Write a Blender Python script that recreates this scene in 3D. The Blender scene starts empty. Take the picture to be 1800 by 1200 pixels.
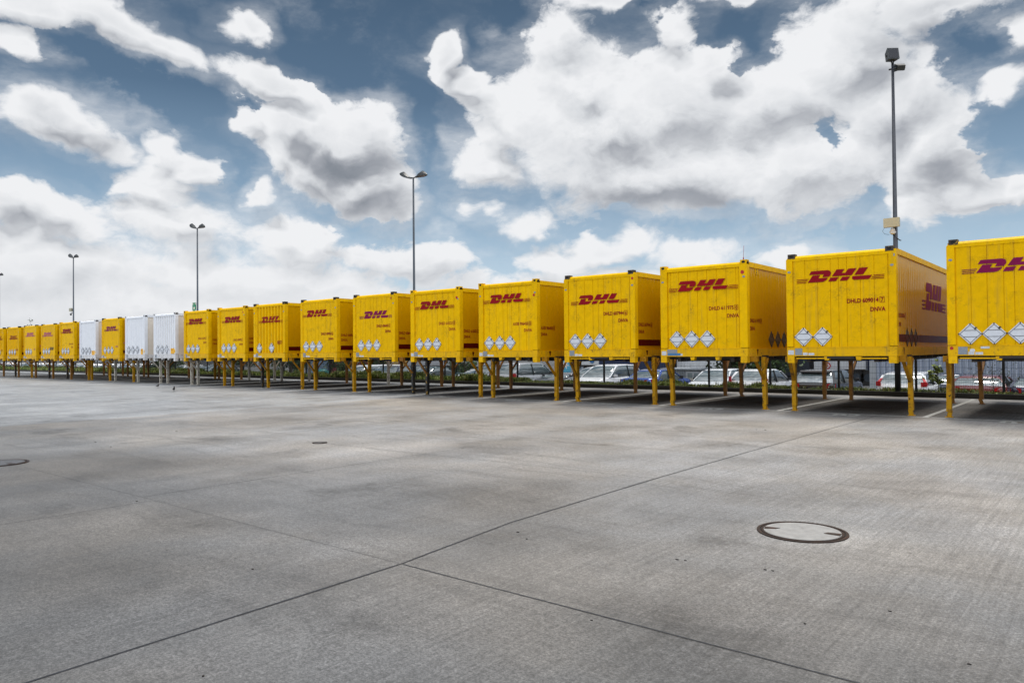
import bpy, bmesh, math, random
from math import radians as rad, sin, cos, pi
from mathutils import Vector, Matrix
random.seed(7)
scn = bpy.context.scene
# ------------------------------------------------------------------ camera (metres: x along the row of boxes, y away from the viewer, z up)
CAM_F, YAW, PITCH, ROLL, EYE = 1297.7/1800*36, rad(39.5476), rad(0.77531), rad(-0.5273), 1.5944
fwd = Vector((-sin(YAW)*cos(PITCH), cos(YAW)*cos(PITCH), sin(PITCH)))
rt0 = Vector((cos(YAW), sin(YAW), 0)); up0 = rt0.cross(fwd)
rt = rt0*cos(ROLL)+up0*sin(ROLL); upv = -rt0*sin(ROLL)+up0*cos(ROLL)
cd = bpy.data.cameras.new('camera'); cam = bpy.data.objects.new('camera', cd); scn.collection.objects.link(cam)
M = Matrix((rt, upv, -fwd)).transposed().to_4x4(); M.translation = Vector((0, 0, EYE)); cam.matrix_world = M
cd.sensor_width = 36; cd.lens = CAM_F; cd.clip_end = 3000; cd.clip_start = 0.1
scn.camera = cam
scn.view_settings.view_transform = 'Standard'; scn.view_settings.look = 'None'
scn.view_settings.exposure = 0.0; scn.view_settings.gamma = 1.0
SUN_EL, SUN_AZ = rad(71), rad(-8)       # azimuth measured from +y towards +x: high, behind the row
SKY_K = 0.1
BACK_SKY = 2.55
SUN_E = 2.8
# ------------------------------------------------------------------ tiny node language
class NT:
    def __init__(s, tree): s.t = tree; s.n = tree.nodes; s.l = tree.links
    def node(s, typ, **kw):
        n = s.n.new(typ)
        for k, v in kw.items(): setattr(n, k, v)
        return n
    def put(s, sock, v):
        if isinstance(v, bpy.types.NodeSocket): s.l.new(v, sock)
        elif v is not None: sock.default_value = v
    def m(s, op, a, b=None, c=None, clamp=False):
        n = s.node('ShaderNodeMath', operation=op, use_clamp=clamp)
        s.put(n.inputs[0], a); s.put(n.inputs[1], b)
        if c is not None: s.put(n.inputs[2], c)
        return n.outputs[0]
    def vm(s, op, a, b=None, sc=None, c=None):
        n = s.node('ShaderNodeVectorMath', operation=op)
        s.put(n.inputs[0], a); s.put(n.inputs[1], b)
        if c is not None: s.put(n.inputs[2], c)
        if sc is not None: s.put(n.inputs['Scale'], sc)
        return n.outputs['Value'] if op in ('LENGTH', 'DOT_PRODUCT') else n.outputs[0]
    def rng(s, v, a, b, c=0.0, d=1.0, smooth=True):
        n = s.node('ShaderNodeMapRange', interpolation_type='SMOOTHSTEP' if smooth else 'LINEAR')
        s.put(n.inputs[0], v)
        for i, x in enumerate((a, b, c, d)): s.put(n.inputs[i+1], x)
        return n.outputs[0]
    def noise(s, vec, scale, detail=4, rough=.5, dist=0, color=False):
        n = s.node('ShaderNodeTexNoise'); s.put(n.inputs['Vector'], vec)
        n.inputs['Scale'].default_value = scale; n.inputs['Detail'].default_value = detail
        n.inputs['Roughness'].default_value = rough; n.inputs['Distortion'].default_value = dist
        return n.outputs['Color' if color else 'Fac']
    def mix(s, f, a, b, blend='MIX'):
        n = s.node('ShaderNodeMix', data_type='RGBA', blend_type=blend)
        s.put(n.inputs[0], f); s.put(n.inputs[6], a); s.put(n.inputs[7], b)
        return n.outputs[2]
    def ramp(s, f, stops):
        n = s.node('ShaderNodeValToRGB'); s.put(n.inputs[0], f); e = n.color_ramp.elements
        while len(e) < len(stops): e.new(0.5)
        for x, (p, c) in zip(e, stops): x.position = p; x.color = (*c, 1)
        return n.outputs[0]
    def mapping(s, vec, loc=(0,0,0), rot=(0,0,0), scale=(1,1,1), typ='POINT'):
        n = s.node('ShaderNodeMapping', vector_type=typ); s.put(n.inputs[0], vec)
        n.inputs[1].default_value = loc; n.inputs[2].default_value = rot; n.inputs[3].default_value = scale
        return n.outputs[0]
    def sep(s, vec):
        n = s.node('ShaderNodeSeparateXYZ'); s.put(n.inputs[0], vec); return n.outputs
    def comb(s, x, y, z):
        n = s.node('ShaderNodeCombineXYZ')
        for i, v in enumerate((x, y, z)): s.put(n.inputs[i], v)
        return n.outputs[0]
def c4(c): return (c[0], c[1], c[2], 1)
# ------------------------------------------------------------------ sky: Nishita sky with cumulus placed by compass direction and height
def ray(x, y):
    return (fwd + rt*((x-900)/1297.7) - upv*((y-600)/1297.7)).normalized()
def azel(x, y):
    d = ray(x, y); return math.atan2(d.x, d.y), math.asin(d.z)
world = bpy.data.worlds.new('World'); scn.world = world; world.use_nodes = True
W = NT(world.node_tree); W.n.clear()
tc = W.node('ShaderNodeTexCoord').outputs['Generated']
dx, dy, dz = W.sep(tc)[0:3]
sky = W.node('ShaderNodeTexSky'); sky.sky_type = 'NISHITA'; sky.sun_disc = False
sky.sun_elevation = SUN_EL; sky.sun_rotation = SUN_AZ; sky.air_density = 1.0; sky.dust_density = 1.2; sky.ozone_density = 1.5
az = W.m('ARCTAN2', dx, dy); el = W.m('ARCSINE', W.m('MINIMUM', W.m('MAXIMUM', dz, -1.0), 1.0))
# noise domain: direction with height stretched, warped
dirv = W.comb(dx, dy, W.m('MULTIPLY', dz, 1.45))
wn = W.vm('SUBTRACT', W.noise(dirv, 5.0, 4, .6, color=True), (0.5, 0.5, 0.5))
wv = W.vm('ADD', dirv, W.vm('SCALE', wn, sc=0.10))
def billow(vec, scale, detail, rough):
    n = W.node('ShaderNodeTexVoronoi', feature='F1'); n.normalize = True; W.put(n.inputs['Vector'], vec); n.inputs['Scale'].default_value = scale
    n.inputs['Detail'].default_value = detail; n.inputs['Roughness'].default_value = rough; n.inputs['Lacunarity'].default_value = 2.3
    return n.outputs['Distance']
low = W.noise(wv, 3.2, 4, .5)
LOFF = (0.020, -0.006, 0.030)                    # towards the light (up and to the left in this part of the sky)
b0 = billow(wv, 11, 4, .62); b1 = billow(W.vm('ADD', wv, LOFF), 11, 3, .62)
f0 = W.noise(wv, 12, 8, .66)
field = W.comb(az, el, 0.0)
wob = W.vm('ADD', field, W.vm('MULTIPLY', wn, (0.16, 0.12, 0.0)))
def blobs(lst, base, wob=wob):
    cur = None
    for x, y, rx, ry, ang, w in lst:
        a0, e0 = azel(x, y); ax, _ = azel(x+rx, y); _, ey = azel(x, y-ry)
        src = wob if cur is None else W.vm('MULTIPLY_ADD', cur, (1e-7, 1e-7, 0), c=wob)   # keeps the shader serial
        v = W.mapping(src, (a0, e0, 0), (0, 0, rad(-ang)), (abs(ax-a0)*1.03, abs(ey-e0)*1.03, 1), 'TEXTURE')
        k = W.m('MULTIPLY_ADD', W.vm('LENGTH', v), -w, w)
        cur = k if cur is None else W.m('SMOOTH_MAX', cur, k, 0.14)
    return W.m('MAXIMUM', cur, base)
CL = [(70,14,140,48,0,1.4),(200,26,130,52,12,1.5),(295,76,85,38,20,1.5),(30,84,80,34,5,1.4),(418,28,44,28,0,1.3),(462,128,95,38,12,1.6),
 (500,232,85,72,0,1.7),(600,250,118,92,0,2.1),(640,325,88,64,20,1.9),(530,310,75,50,20,1.4),(415,222,26,55,-25,1.4),(470,290,50,55,-30,1.3),
 (85,222,112,46,10,1.6),(155,256,60,26,14,1.1),(255,265,45,38,0,1.2),(320,308,85,38,15,1.5),(212,322,50,28,0,1.2),(270,335,95,38,20,1.4),
 (15,375,95,52,0,1.4),(120,400,150,50,10,1.4),(300,395,120,58,20,1.5),(435,370,40,26,0,1.2),(500,440,100,45,0,1.4),(560,418,55,22,0,1),(640,452,70,30,0,.9),(735,455,110,38,0,1.2),
 (80,480,330,75,0,1.2),(400,490,300,48,0,1.1),(250,540,600,55,0,1.3),(700,545,500,42,0,1.1),(1000,545,300,36,0,.8),
 (803,110,30,55,12,1.6),(835,165,70,34,28,1.5),(880,215,60,30,30,1.2),(975,85,70,62,0,1.4),(1010,150,110,90,0,1.5),(1060,225,200,130,0,1.8),(1180,190,150,110,0,1.6),(1130,310,250,80,0,1.7),(870,298,80,48,0,1.5),(900,255,60,50,0,1.4),
 (1270,120,60,42,0,1.3),(1340,190,150,80,0,1.5),(1400,310,190,80,0,1.5),(1470,90,110,110,0,1.5),(1640,270,110,120,0,1.5),(1560,200,130,120,0,1.6),(1640,25,200,45,0,1.4),(1250,14,110,26,0,1.1),(1075,10,80,26,0,1.1),(1180,60,60,30,30,.9),
 (1775,75,60,45,0,1.2),(1765,168,80,24,-14,1.1),(1795,340,55,34,0,1.1),(1700,350,70,36,0,1.1),(925,390,62,24,0,1.1),(870,375,40,16,0,.8),(1045,432,105,28,0,1.1),(960,445,60,25,0,1.0),(1190,440,110,26,0,1.1),(1390,440,70,20,0,1.1),(1620,378,75,20,0,1.0),(1090,500,330,42,0,1.1)]
GAP = [(1680,100,105,62,25,1.7),(1760,232,75,50,0,1.5),(1430,262,50,28,35,1.1),(1318,66,80,38,25,1.2),(1150,28,50,20,0,.9),(930,40,90,50,20,1.1),(745,215,55,120,-8,1.3),(1190,398,330,14,2,.6),
 (600,80,130,85,0,1.2),(270,165,170,42,12,1.4),(395,180,40,22,0,1.2),(400,330,34,60,-30,1.2),(150,305,80,26,12,1.0),(170,120,120,36,12,1.3),(1480,415,160,14,0,.6),(640,400,90,14,0,.5)]
SH = [(600,300,120,90,0,1.25),(650,345,80,50,20,1.0),(110,236,120,34,10,1.3),(1080,345,230,60,0,1.0),(1240,350,140,50,10,.7),(1620,40,260,75,0,1.2),(1080,10,120,34,0,1.3),(1290,20,150,30,0,.8),(1560,140,130,90,0,.55),(60,405,100,26,10,.7),(240,40,120,26,12,.3),(480,455,80,20,0,.6),(760,470,120,22,0,.45),(1690,300,60,60,0,.5)]
bl = blobs(CL, -0.9)
wob = W.vm('MULTIPLY_ADD', bl, (1e-7, 1e-7, 0), c=wob); bo = blobs(CL, -0.9, W.vm('ADD', wob, (-0.014, 0.026, 0.0)))
wob = W.vm('MULTIPLY_ADD', bo, (1e-7, 1e-7, 0), c=wob); gp = blobs(GAP, 0.0, W.vm('ADD', wob, W.vm('SCALE', W.vm('SUBTRACT', W.noise(dirv, 15, 5, .62, color=True), (.5, .5, .5)), sc=.11)))
wob = W.vm('MULTIPLY_ADD', gp, (1e-7, 1e-7, 0), c=wob); sh = blobs(SH, 0.0, wob)
inview = W.rng(W.m('ABSOLUTE', W.m('ADD', az, YAW)), 0.78, 1.05)          # beyond the photographed arc clouds are free
hi = W.rng(el, 0.52, 0.72); free = W.m('MAXIMUM', inview, hi); held = W.m('SUBTRACT', 1.0, free)
bl2 = W.m('MULTIPLY_ADD', W.m('SUBTRACT', W.m('MULTIPLY', low, 2.2), .95), free, W.m('MULTIPLY', bl, held))
dens = W.m('SUBTRACT', bl2, W.m('MULTIPLY', gp, held))
edge = W.m('ADD', W.m('MULTIPLY', W.m('SUBTRACT', f0, .5), 2.2), W.m('MULTIPLY', W.m('SUBTRACT', .42, b0), 1.3))
D = W.m('ADD', W.m('MULTIPLY', dens, 1.15), edge)
D = W.m('ADD', D, W.m('MULTIPLY', W.rng(el, 0.13, 0.0), .8))
soft = W.rng(W.noise(dirv, 3.2, 3, .5), .35, .65, .16, 1.05, False)          # some edges crisp, some torn and hazy
veil = W.m('MULTIPLY', W.rng(W.noise(W.mapping(dirv, rot=(0, 0, .4), scale=(1, 1, 2.2)), 4.5, 7, .62), .42, .70), .42)
alpha = W.m('MAXIMUM', W.rng(D, -0.08, soft), W.m('MULTIPLY', W.rng(D, -1.3, 0.3), W.m('ADD', veil, .10)))
lit = W.m('ADD', W.m('MULTIPLY', W.m('SUBTRACT', bl, bo), .55), W.m('MULTIPLY', W.m('SUBTRACT', b1, b0), .85))
lit = W.m('MAXIMUM', W.m('MINIMUM', lit, .28), -.30)
thick = W.rng(D, 0.1, 1.8)
lum = W.m('SUBTRACT', .91, W.m('MULTIPLY', thick, .27))
lum = W.m('ADD', lum, lit)
lum = W.m('ADD', lum, W.m('MULTIPLY', W.m('SUBTRACT', low, .5), .55))
lum = W.m('ADD', lum, W.m('MULTIPLY', W.m('SUBTRACT', f0, .5), .9))
shade = W.m('MULTIPLY', W.m('MULTIPLY', sh, held), W.rng(D, 0.1, 0.7))
lum = W.m('SUBTRACT', lum, W.m('MULTIPLY', shade, .30))
lum = W.m('MAXIMUM', W.m('MINIMUM', lum, 1.0), 0.0)
haze_f = W.rng(el, 0.16, 0.02)
lum = W.m('ADD', W.m('MULTIPLY', lum, W.m('SUBTRACT', 1.0, W.m('MULTIPLY', haze_f, .70))), W.m('MULTIPLY', haze_f, .645))
ccol = W.ramp(lum, [(0.0, (.22, .245, .285)), (.35, (.38, .40, .44)), (.7, (.70, .72, .75)), (1.0, (.87, .88, .90))])
blue = W.ramp(W.m('MULTIPLY', el, 1.6), [(0.0, (.80, .87, .93)), (.13, (.52, .67, .80)), (.30, (.28, .41, .54)), (.52, (.105, .18, .275)), (.80, (.058, .108, .175)), (1.0, (.045, .085, .145))])
sk = W.vm('SCALE', sky.outputs[0], sc=SKY_K)
skl = W.m('MAXIMUM', W.vm('DOT_PRODUCT', sk, (.3, .5, .2)), .02)
skn = W.vm('SCALE', sk, sc=W.m('DIVIDE', 1.0, skl))                        # hue of the Nishita sky, brightness re-graded by height
basesky = W.mix(0.25, blue, W.vm('MULTIPLY', skn, W.vm('SCALE', W.comb(.8, .92, 1.0), sc=W.vm('DOT_PRODUCT', blue, (.3, .5, .2)))))
col = W.mix(alpha, basesky, ccol)
behind = W.rng(W.vm('DOT_PRODUCT', tc, tuple(fwd)), 0.35, -0.4)           # unseen sky at the viewer's back, brightened to light the box fronts
col = W.vm('SCALE', col, sc=W.m('MULTIPLY_ADD', W.m('MULTIPLY', behind, W.rng(el, .12, .6)), BACK_SKY, 1.0))
ground_c = W.rng(dz, -0.01, -0.06)
col = W.mix(ground_c, col, c4((.22, .22, .21)))
bg = W.node('ShaderNodeBackground'); W.put(bg.inputs[0], col); bg.inputs[1].default_value = 1.0
W.l.new(bg.outputs[0], W.node('ShaderNodeOutputWorld').inputs[0])
world.cycles.sampling_method = 'MANUAL'; world.cycles.sample_map_resolution = 512
scn.cycles.max_bounces = 6; scn.cycles.diffuse_bounces = 3; scn.cycles.glossy_bounces = 4; scn.cycles.transmission_bounces = 4; scn.cycles.transparent_max_bounces = 8
scn.cycles.sample_clamp_indirect = 4
sl = bpy.data.lights.new('sun', 'SUN'); so = bpy.data.objects.new('sun', sl); scn.collection.objects.link(so)
sl.energy = SUN_E; sl.angle = rad(15); sl.color = (1.0, .95, .88)
sd = Vector((sin(SUN_AZ)*cos(SUN_EL), cos(SUN_AZ)*cos(SUN_EL), sin(SUN_EL)))
so.rotation_euler = sd.to_track_quat('Z', 'Y').to_euler()
# ------------------------------------------------------------------ materials
MATS = {}
def mat(name, col, rough=.5, metal=0.0, spec=.5, var=.12, vscale=6.0, bump=0.0, bscale=60.0, coat=0.0, dirt=0.0, rust=0.0, chips=0.0, streak=0.0,
        ripple=0.0, seams=0.0, chipcol=(.012, .012, .012), alpha=None, trans=0.0, emit=None, per=0.0):
    if name in MATS: return MATS[name]
    m = bpy.data.materials.new(name); m.use_nodes = True; T = NT(m.node_tree); T.n.clear()
    b = T.node('ShaderNodeBsdfPrincipled'); out = T.node('ShaderNodeOutputMaterial'); T.l.new(b.outputs[0], out.inputs[0])
    tcn = T.node('ShaderNodeTexCoord'); geo = T.node('ShaderNodeNewGeometry'); P = geo.outputs['Position']
    c = c4(col)
    if var:
        n = T.noise(P, vscale, 5, .6)
        c = T.mix(1.0, c, T.comb(*[T.rng(n, .25, .75, 1-var, 1+var, False)]*3), 'MULTIPLY')
    if per:
        oi = T.node('ShaderNodeObjectInfo').outputs['Random']
        c = T.mix(1.0, c, T.comb(T.rng(oi, 0, 1, 1-per, 1+per*.4, False), T.rng(oi, 0, 1, 1-per*1.2, 1+per*.5, False), 1.0), 'MULTIPLY')
    rgh = rough
    if streak:      # rain-washed dirt running down
        st = T.noise(T.mapping(P, scale=(9, 9, .55)), 1.0, 5, .65)
        c = T.mix(T.m('MULTIPLY', T.rng(st, .50, .80), streak), c, c4((.16, .12, .06)))
    if dirt:
        d = T.noise(P, 3.2, 8, .68); d2 = T.noise(P, 22, 5, .6)
        f = T.m('MULTIPLY', T.m('MULTIPLY', T.rng(d, .50, .72), T.rng(d2, .38, .6)), dirt)
        c = T.mix(f, c, c4((.045, .035, .022)))
    if rust:
        f = T.m('MULTIPLY', T.rng(T.noise(P, 7, 8, .7), .53, .62), rust)
        c = T.mix(f, c, c4((.085, .032, .014))); rgh = T.rng(f, 0, 1, rough, .85, False)
    if chips:
        f = T.m('MULTIPLY', T.rng(T.noise(T.mapping(P, scale=(1, 1, .7)), 11, 6, .7), .60, .625), chips)
        c = T.mix(f, c, c4(chipcol))
    T.put(b.inputs['Base Color'], c); T.put(b.inputs['Roughness'], rgh)
    b.inputs['Metallic'].default_value = metal; b.inputs['Specular IOR Level'].default_value = spec
    if coat: b.inputs['Coat Weight'].default_value = coat; b.inputs['Coat Roughness'].default_value = .08
    if trans: b.inputs['Transmission Weight'].default_value = trans
    if bump or ripple or seams:
        h = None
        if bump: h = T.m('MULTIPLY', T.noise(P, bscale, 4, .6), bump)
        if ripple:
            w = T.node('ShaderNodeTexWave', wave_type='BANDS', bands_direction='Y', wave_profile='SIN')
            T.put(w.inputs['Vector'], P); w.inputs['Scale'].default_value = 1.55; w.inputs['Distortion'].default_value = 1.2; w.inputs['Detail'].default_value = 2
            r = T.m('MULTIPLY', w.outputs['Fac'], ripple)
            r = T.m('MULTIPLY_ADD', T.noise(T.mapping(P, scale=(1, 2.2, .6)), 1.6, 3, .5), ripple*2.5, r)
            h = r if h is None else T.m('ADD', h, r)
        if seams:
            q = T.m('ABSOLUTE', T.m('SUBTRACT', T.m('FRACT', T.m('MULTIPLY', T.sep(P)[1], 1/.58)), .5))
            r = T.m('MULTIPLY', T.rng(q, .485, .495), -seams); h = r if h is None else T.m('ADD', h, r)
        bn = T.node('ShaderNodeBump'); T.put(bn.inputs['Height'], h); bn.inputs['Distance'].default_value = 1.0; bn.inputs['Strength'].default_value = 1.0
        T.l.new(bn.outputs[0], b.inputs['Normal'])
    MATS[name] = m; return m
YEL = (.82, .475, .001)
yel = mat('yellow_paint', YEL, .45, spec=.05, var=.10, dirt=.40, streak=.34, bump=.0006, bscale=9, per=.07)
yel_side = mat('shaded_yellow_side', (.62, .32, .001), .13, spec=.22, var=.06, streak=.10, ripple=.0036, seams=.004, per=.05)  # weaker light on the sides put into a darker yellow
def dull(m, f):                                          # cuts reflections: part of the surface scatters without any gloss
    T = NT(m.node_tree); b = next(n for n in T.n if n.type == 'BSDF_PRINCIPLED'); o = next(n for n in T.n if n.type == 'OUTPUT_MATERIAL')
    d = T.node('ShaderNodeBsdfDiffuse'); T.put(d.inputs[0], b.inputs['Base Color'].links[0].from_socket); x = T.node('ShaderNodeMixShader'); x.inputs[0].default_value = f
    T.l.new(b.outputs[0], x.inputs[1]); T.l.new(d.outputs[0], x.inputs[2]); T.l.new(x.outputs[0], o.inputs[0])
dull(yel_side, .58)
yel_rail = mat('yellow_rail_paint', (.79, .45, .001), .45, spec=.15, var=.08, dirt=.7, streak=.5, rust=.1, chips=.35, per=.07)
yel_leg = mat('yellow_leg_paint', (.46, .235, .001), .5, spec=.2, var=.14, dirt=.85, chips=1.0, rust=.5)
brace_m = mat('grimy_yellow_brace', (.33, .155, .002), .55, spec=.2, var=.2, dirt=.8, rust=.4, chips=.6)
blk_leg = mat('worn_black_leg', (.018, .017, .016), .5, var=.2, chips=1.0, chipcol=(.55, .30, .01))
brown_leg = mat('rusty_leg_paint', (.30, .13, .012), .55, var=.25, dirt=.6, rust=.6)
wht = mat('white_paint', (.80, .82, .86), .40, spec=.3, var=.05, streak=.12, dirt=.06)
wht_side = mat('cream_side_paint', (.74, .67, .58), .25, var=.06, streak=.2, ripple=.001)
wht_rail = mat('white_rail_paint', (.70, .70, .71), .45, var=.08, dirt=.5, streak=.4, rust=.35)
wht_leg = mat('white_leg_paint', (.50, .47, .40), .5, var=.12, dirt=.4, rust=.9, chips=.5, chipcol=(.09, .04, .02))
roofm = mat('roof_grey_paint', (.45, .40, .28), .5, dirt=.4)
dark = mat('grimy_black_steel', (.022, .018, .015), .6, var=.3, rust=.35)
darkcast = mat('sooty_casting', (.035, .026, .018), .65, var=.4, rust=.3, chips=.6, chipcol=(.55, .33, .01))
hole = mat('casting_hole', (.006, .005, .004), .8)
under = mat('underframe_steel', (.03, .024, .018), .6, var=.3, rust=.3)
red = mat('red_lettering', (.27, .001, .008), .5, spec=.15, var=.05, per=.1)
purple = mat('faded_purple_lettering', (.20, .004, .06), .5, spec=.15, var=.12)
palepur = mat('washed_out_purple_lettering', (.42, .10, .16), .5, spec=.15, var=.15)
blackt = mat('black_lettering', (.015, .014, .013), .45)
band = mat('dark_red_band', (.08, .002, .002), .35, spec=.12, ripple=.001)
reflm = mat('red_disc', (.42, .01, .012), .3)
plac = mat('white_placard_metal', (.66, .69, .74), .32, metal=.15, var=.08, vscale=14)
placd = mat('dark_reflecting_placard', (.10, .10, .08), .3, metal=.4)  # white side placards: their dark grazing reflection put into the colour
line = mat('dark_line', (.03, .03, .03), .6)
stick = mat('worn_sticker', (.55, .58, .62), .45, var=.3, vscale=30)
plate = mat('grey_data_plate', (.26, .29, .33), .4, metal=.4, var=.3, vscale=40)
bluep = mat('blue_plate', (.05, .17, .36), .4)
orange = mat('orange_plate', (.85, .42, .01), .4)
wood = mat('brown_toolbox', (.16, .07, .015), .5, var=.3)
# ------------------------------------------------------------------ mesh helpers
def link(o): scn.collection.objects.link(o); return o
class MB:
    def __init__(s): s.v = []; s.f = []; s.mi = []; s.sm = []
    def add(s, vs, fs, mi=0, sm=False):
        k = len(s.v); s.v += [tuple(v) for v in vs]; s.f += [tuple(i+k for i in f) for f in fs]
        s.mi += [mi]*len(fs); s.sm += [sm]*len(fs); return s
    def box(s, x0, x1, y0, y1, z0, z1, mi=0):
        return s.add([(x0,y0,z0),(x1,y0,z0),(x1,y1,z0),(x0,y1,z0),(x0,y0,z1),(x1,y0,z1),(x1,y1,z1),(x0,y1,z1)],
                     [(0,3,2,1),(4,5,6,7),(0,1,5,4),(1,2,6,5),(2,3,7,6),(3,0,4,7)], mi)
    def prism(s, pts, d, mi=0):                     # pts: planar polygon (3-D), extruded by vector d
        n = len(pts); p = [Vector(q) for q in pts]; d = Vector(d)
        return s.add(p+[q+d for q in p], [tuple(range(n))[::-1], tuple(range(n, 2*n))]+[(i, (i+1) % n, (i+1) % n+n, i+n) for i in range(n)], mi)
    def bar(s, a, b, w, h=None, mi=0, side=None):        # rectangular bar from a to b
        a = Vector(a); b = Vector(b); h = h or w; d = (b-a).normalized()
        u = Vector(side) if side else (Vector((0, 0, 1)) if abs(d.z) < .9 else Vector((0, 1, 0)))
        r = d.cross(u).normalized(); u = r.cross(d).normalized()
        q = [r*(sx*w/2)+u*(sz*h/2) for sx, sz in ((-1,-1),(1,-1),(1,1),(-1,1))]
        return s.prism([a+x for x in q], b-a, mi)
    def tube(s, pts, r, n=10, mi=0, cap=True):
        rs = r if isinstance(r, (list, tuple)) else [r]*len(pts); pts = [Vector(p) for p in pts]; vs = []; fs = []
        for i, p in enumerate(pts):
            d = (pts[min(i+1, len(pts)-1)]-pts[max(i-1, 0)]).normalized()
            u = Vector((0, 0, 1)) if abs(d.z) < .95 else Vector((1, 0, 0))
            a = d.cross(u).normalized(); c = a.cross(d)
            vs += [p+(a*cos(2*pi*k/n)+c*sin(2*pi*k/n))*rs[i] for k in range(n)]
        for i in range(len(pts)-1):
            fs += [(i*n+k, i*n+(k+1) % n, (i+1)*n+(k+1) % n, (i+1)*n+k) for k in range(n)]
        s.add(vs, fs, mi, True)
        if cap:
            k = len(s.v)-len(vs)
            s.f += [tuple(k+i for i in range(n)), tuple(k+(len(pts)-1)*n+i for i in range(n))[::-1]]; s.mi += [mi]*2; s.sm += [False]*2
        return s
    def disc(s, c, r, ax, d, n=20, mi=0):            # short cylinder: centre c, axis letter, depth d
        k = 'xyz'.index(ax); o = [(k+1) % 3, (k+2) % 3]; pts = []
        for i in range(n):
            p = list(c); p[o[0]] += r*cos(2*pi*i/n); p[o[1]] += r*sin(2*pi*i/n); pts.append(p)
        e = [0, 0, 0]; e[k] = d
        return s.prism(pts, e, mi)
    def build(s, name, m, parent=None, loc=None, label=None):
        me = bpy.data.meshes.new(name); me.from_pydata(s.v, [], s.f)
        for x in (m if isinstance(m, (list, tuple)) else [m]): me.materials.append(x)
        me.polygons.foreach_set('material_index', s.mi); me.polygons.foreach_set('use_smooth', s.sm)
        bm = bmesh.new(); bm.from_mesh(me); bmesh.ops.recalc_face_normals(bm, faces=bm.faces); bm.to_mesh(me); bm.free(); me.update()
        o = link(bpy.data.objects.new(name, me)); o.parent = parent
        if loc: o.location = loc
        if label: o['label'] = label
        return o
def empty(name, loc, label, cat, group=None, rz=0):
    o = link(bpy.data.objects.new(name, None)); o.location = loc; o.rotation_euler.z = rz; o.empty_display_size = .3
    return tag(o, label, cat, group)
def tag(o, label, cat, group=None, kind=None):
    if label: o['label'] = label
    if cat: o['category'] = cat
    if group: o['group'] = group
    if kind: o['kind'] = kind
    return o
def structure(o): o['kind'] = 'structure'; return o
def text_mesh(body, size, sx=1.0, off=0.0, ext=.0015, align='LEFT', shear=0):
    cu = bpy.data.curves.new('t', 'FONT'); cu.body = body; cu.size = size; cu.extrude = ext; cu.offset = off; cu.align_x = align; cu.resolution_u = 3; cu.shear = shear
    ob = bpy.data.objects.new('t', cu); link(ob); dg = bpy.context.evaluated_depsgraph_get(); dg.update()
    me = bpy.data.meshes.new_from_object(ob.evaluated_get(dg)); bpy.data.objects.remove(ob); bpy.data.curves.remove(cu)
    vs = [(v.co.x*sx, v.co.y, v.co.z) for v in me.vertices]; fs = [tuple(p.vertices) for p in me.polygons]; bpy.data.meshes.remove(me)
    return vs, fs
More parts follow.
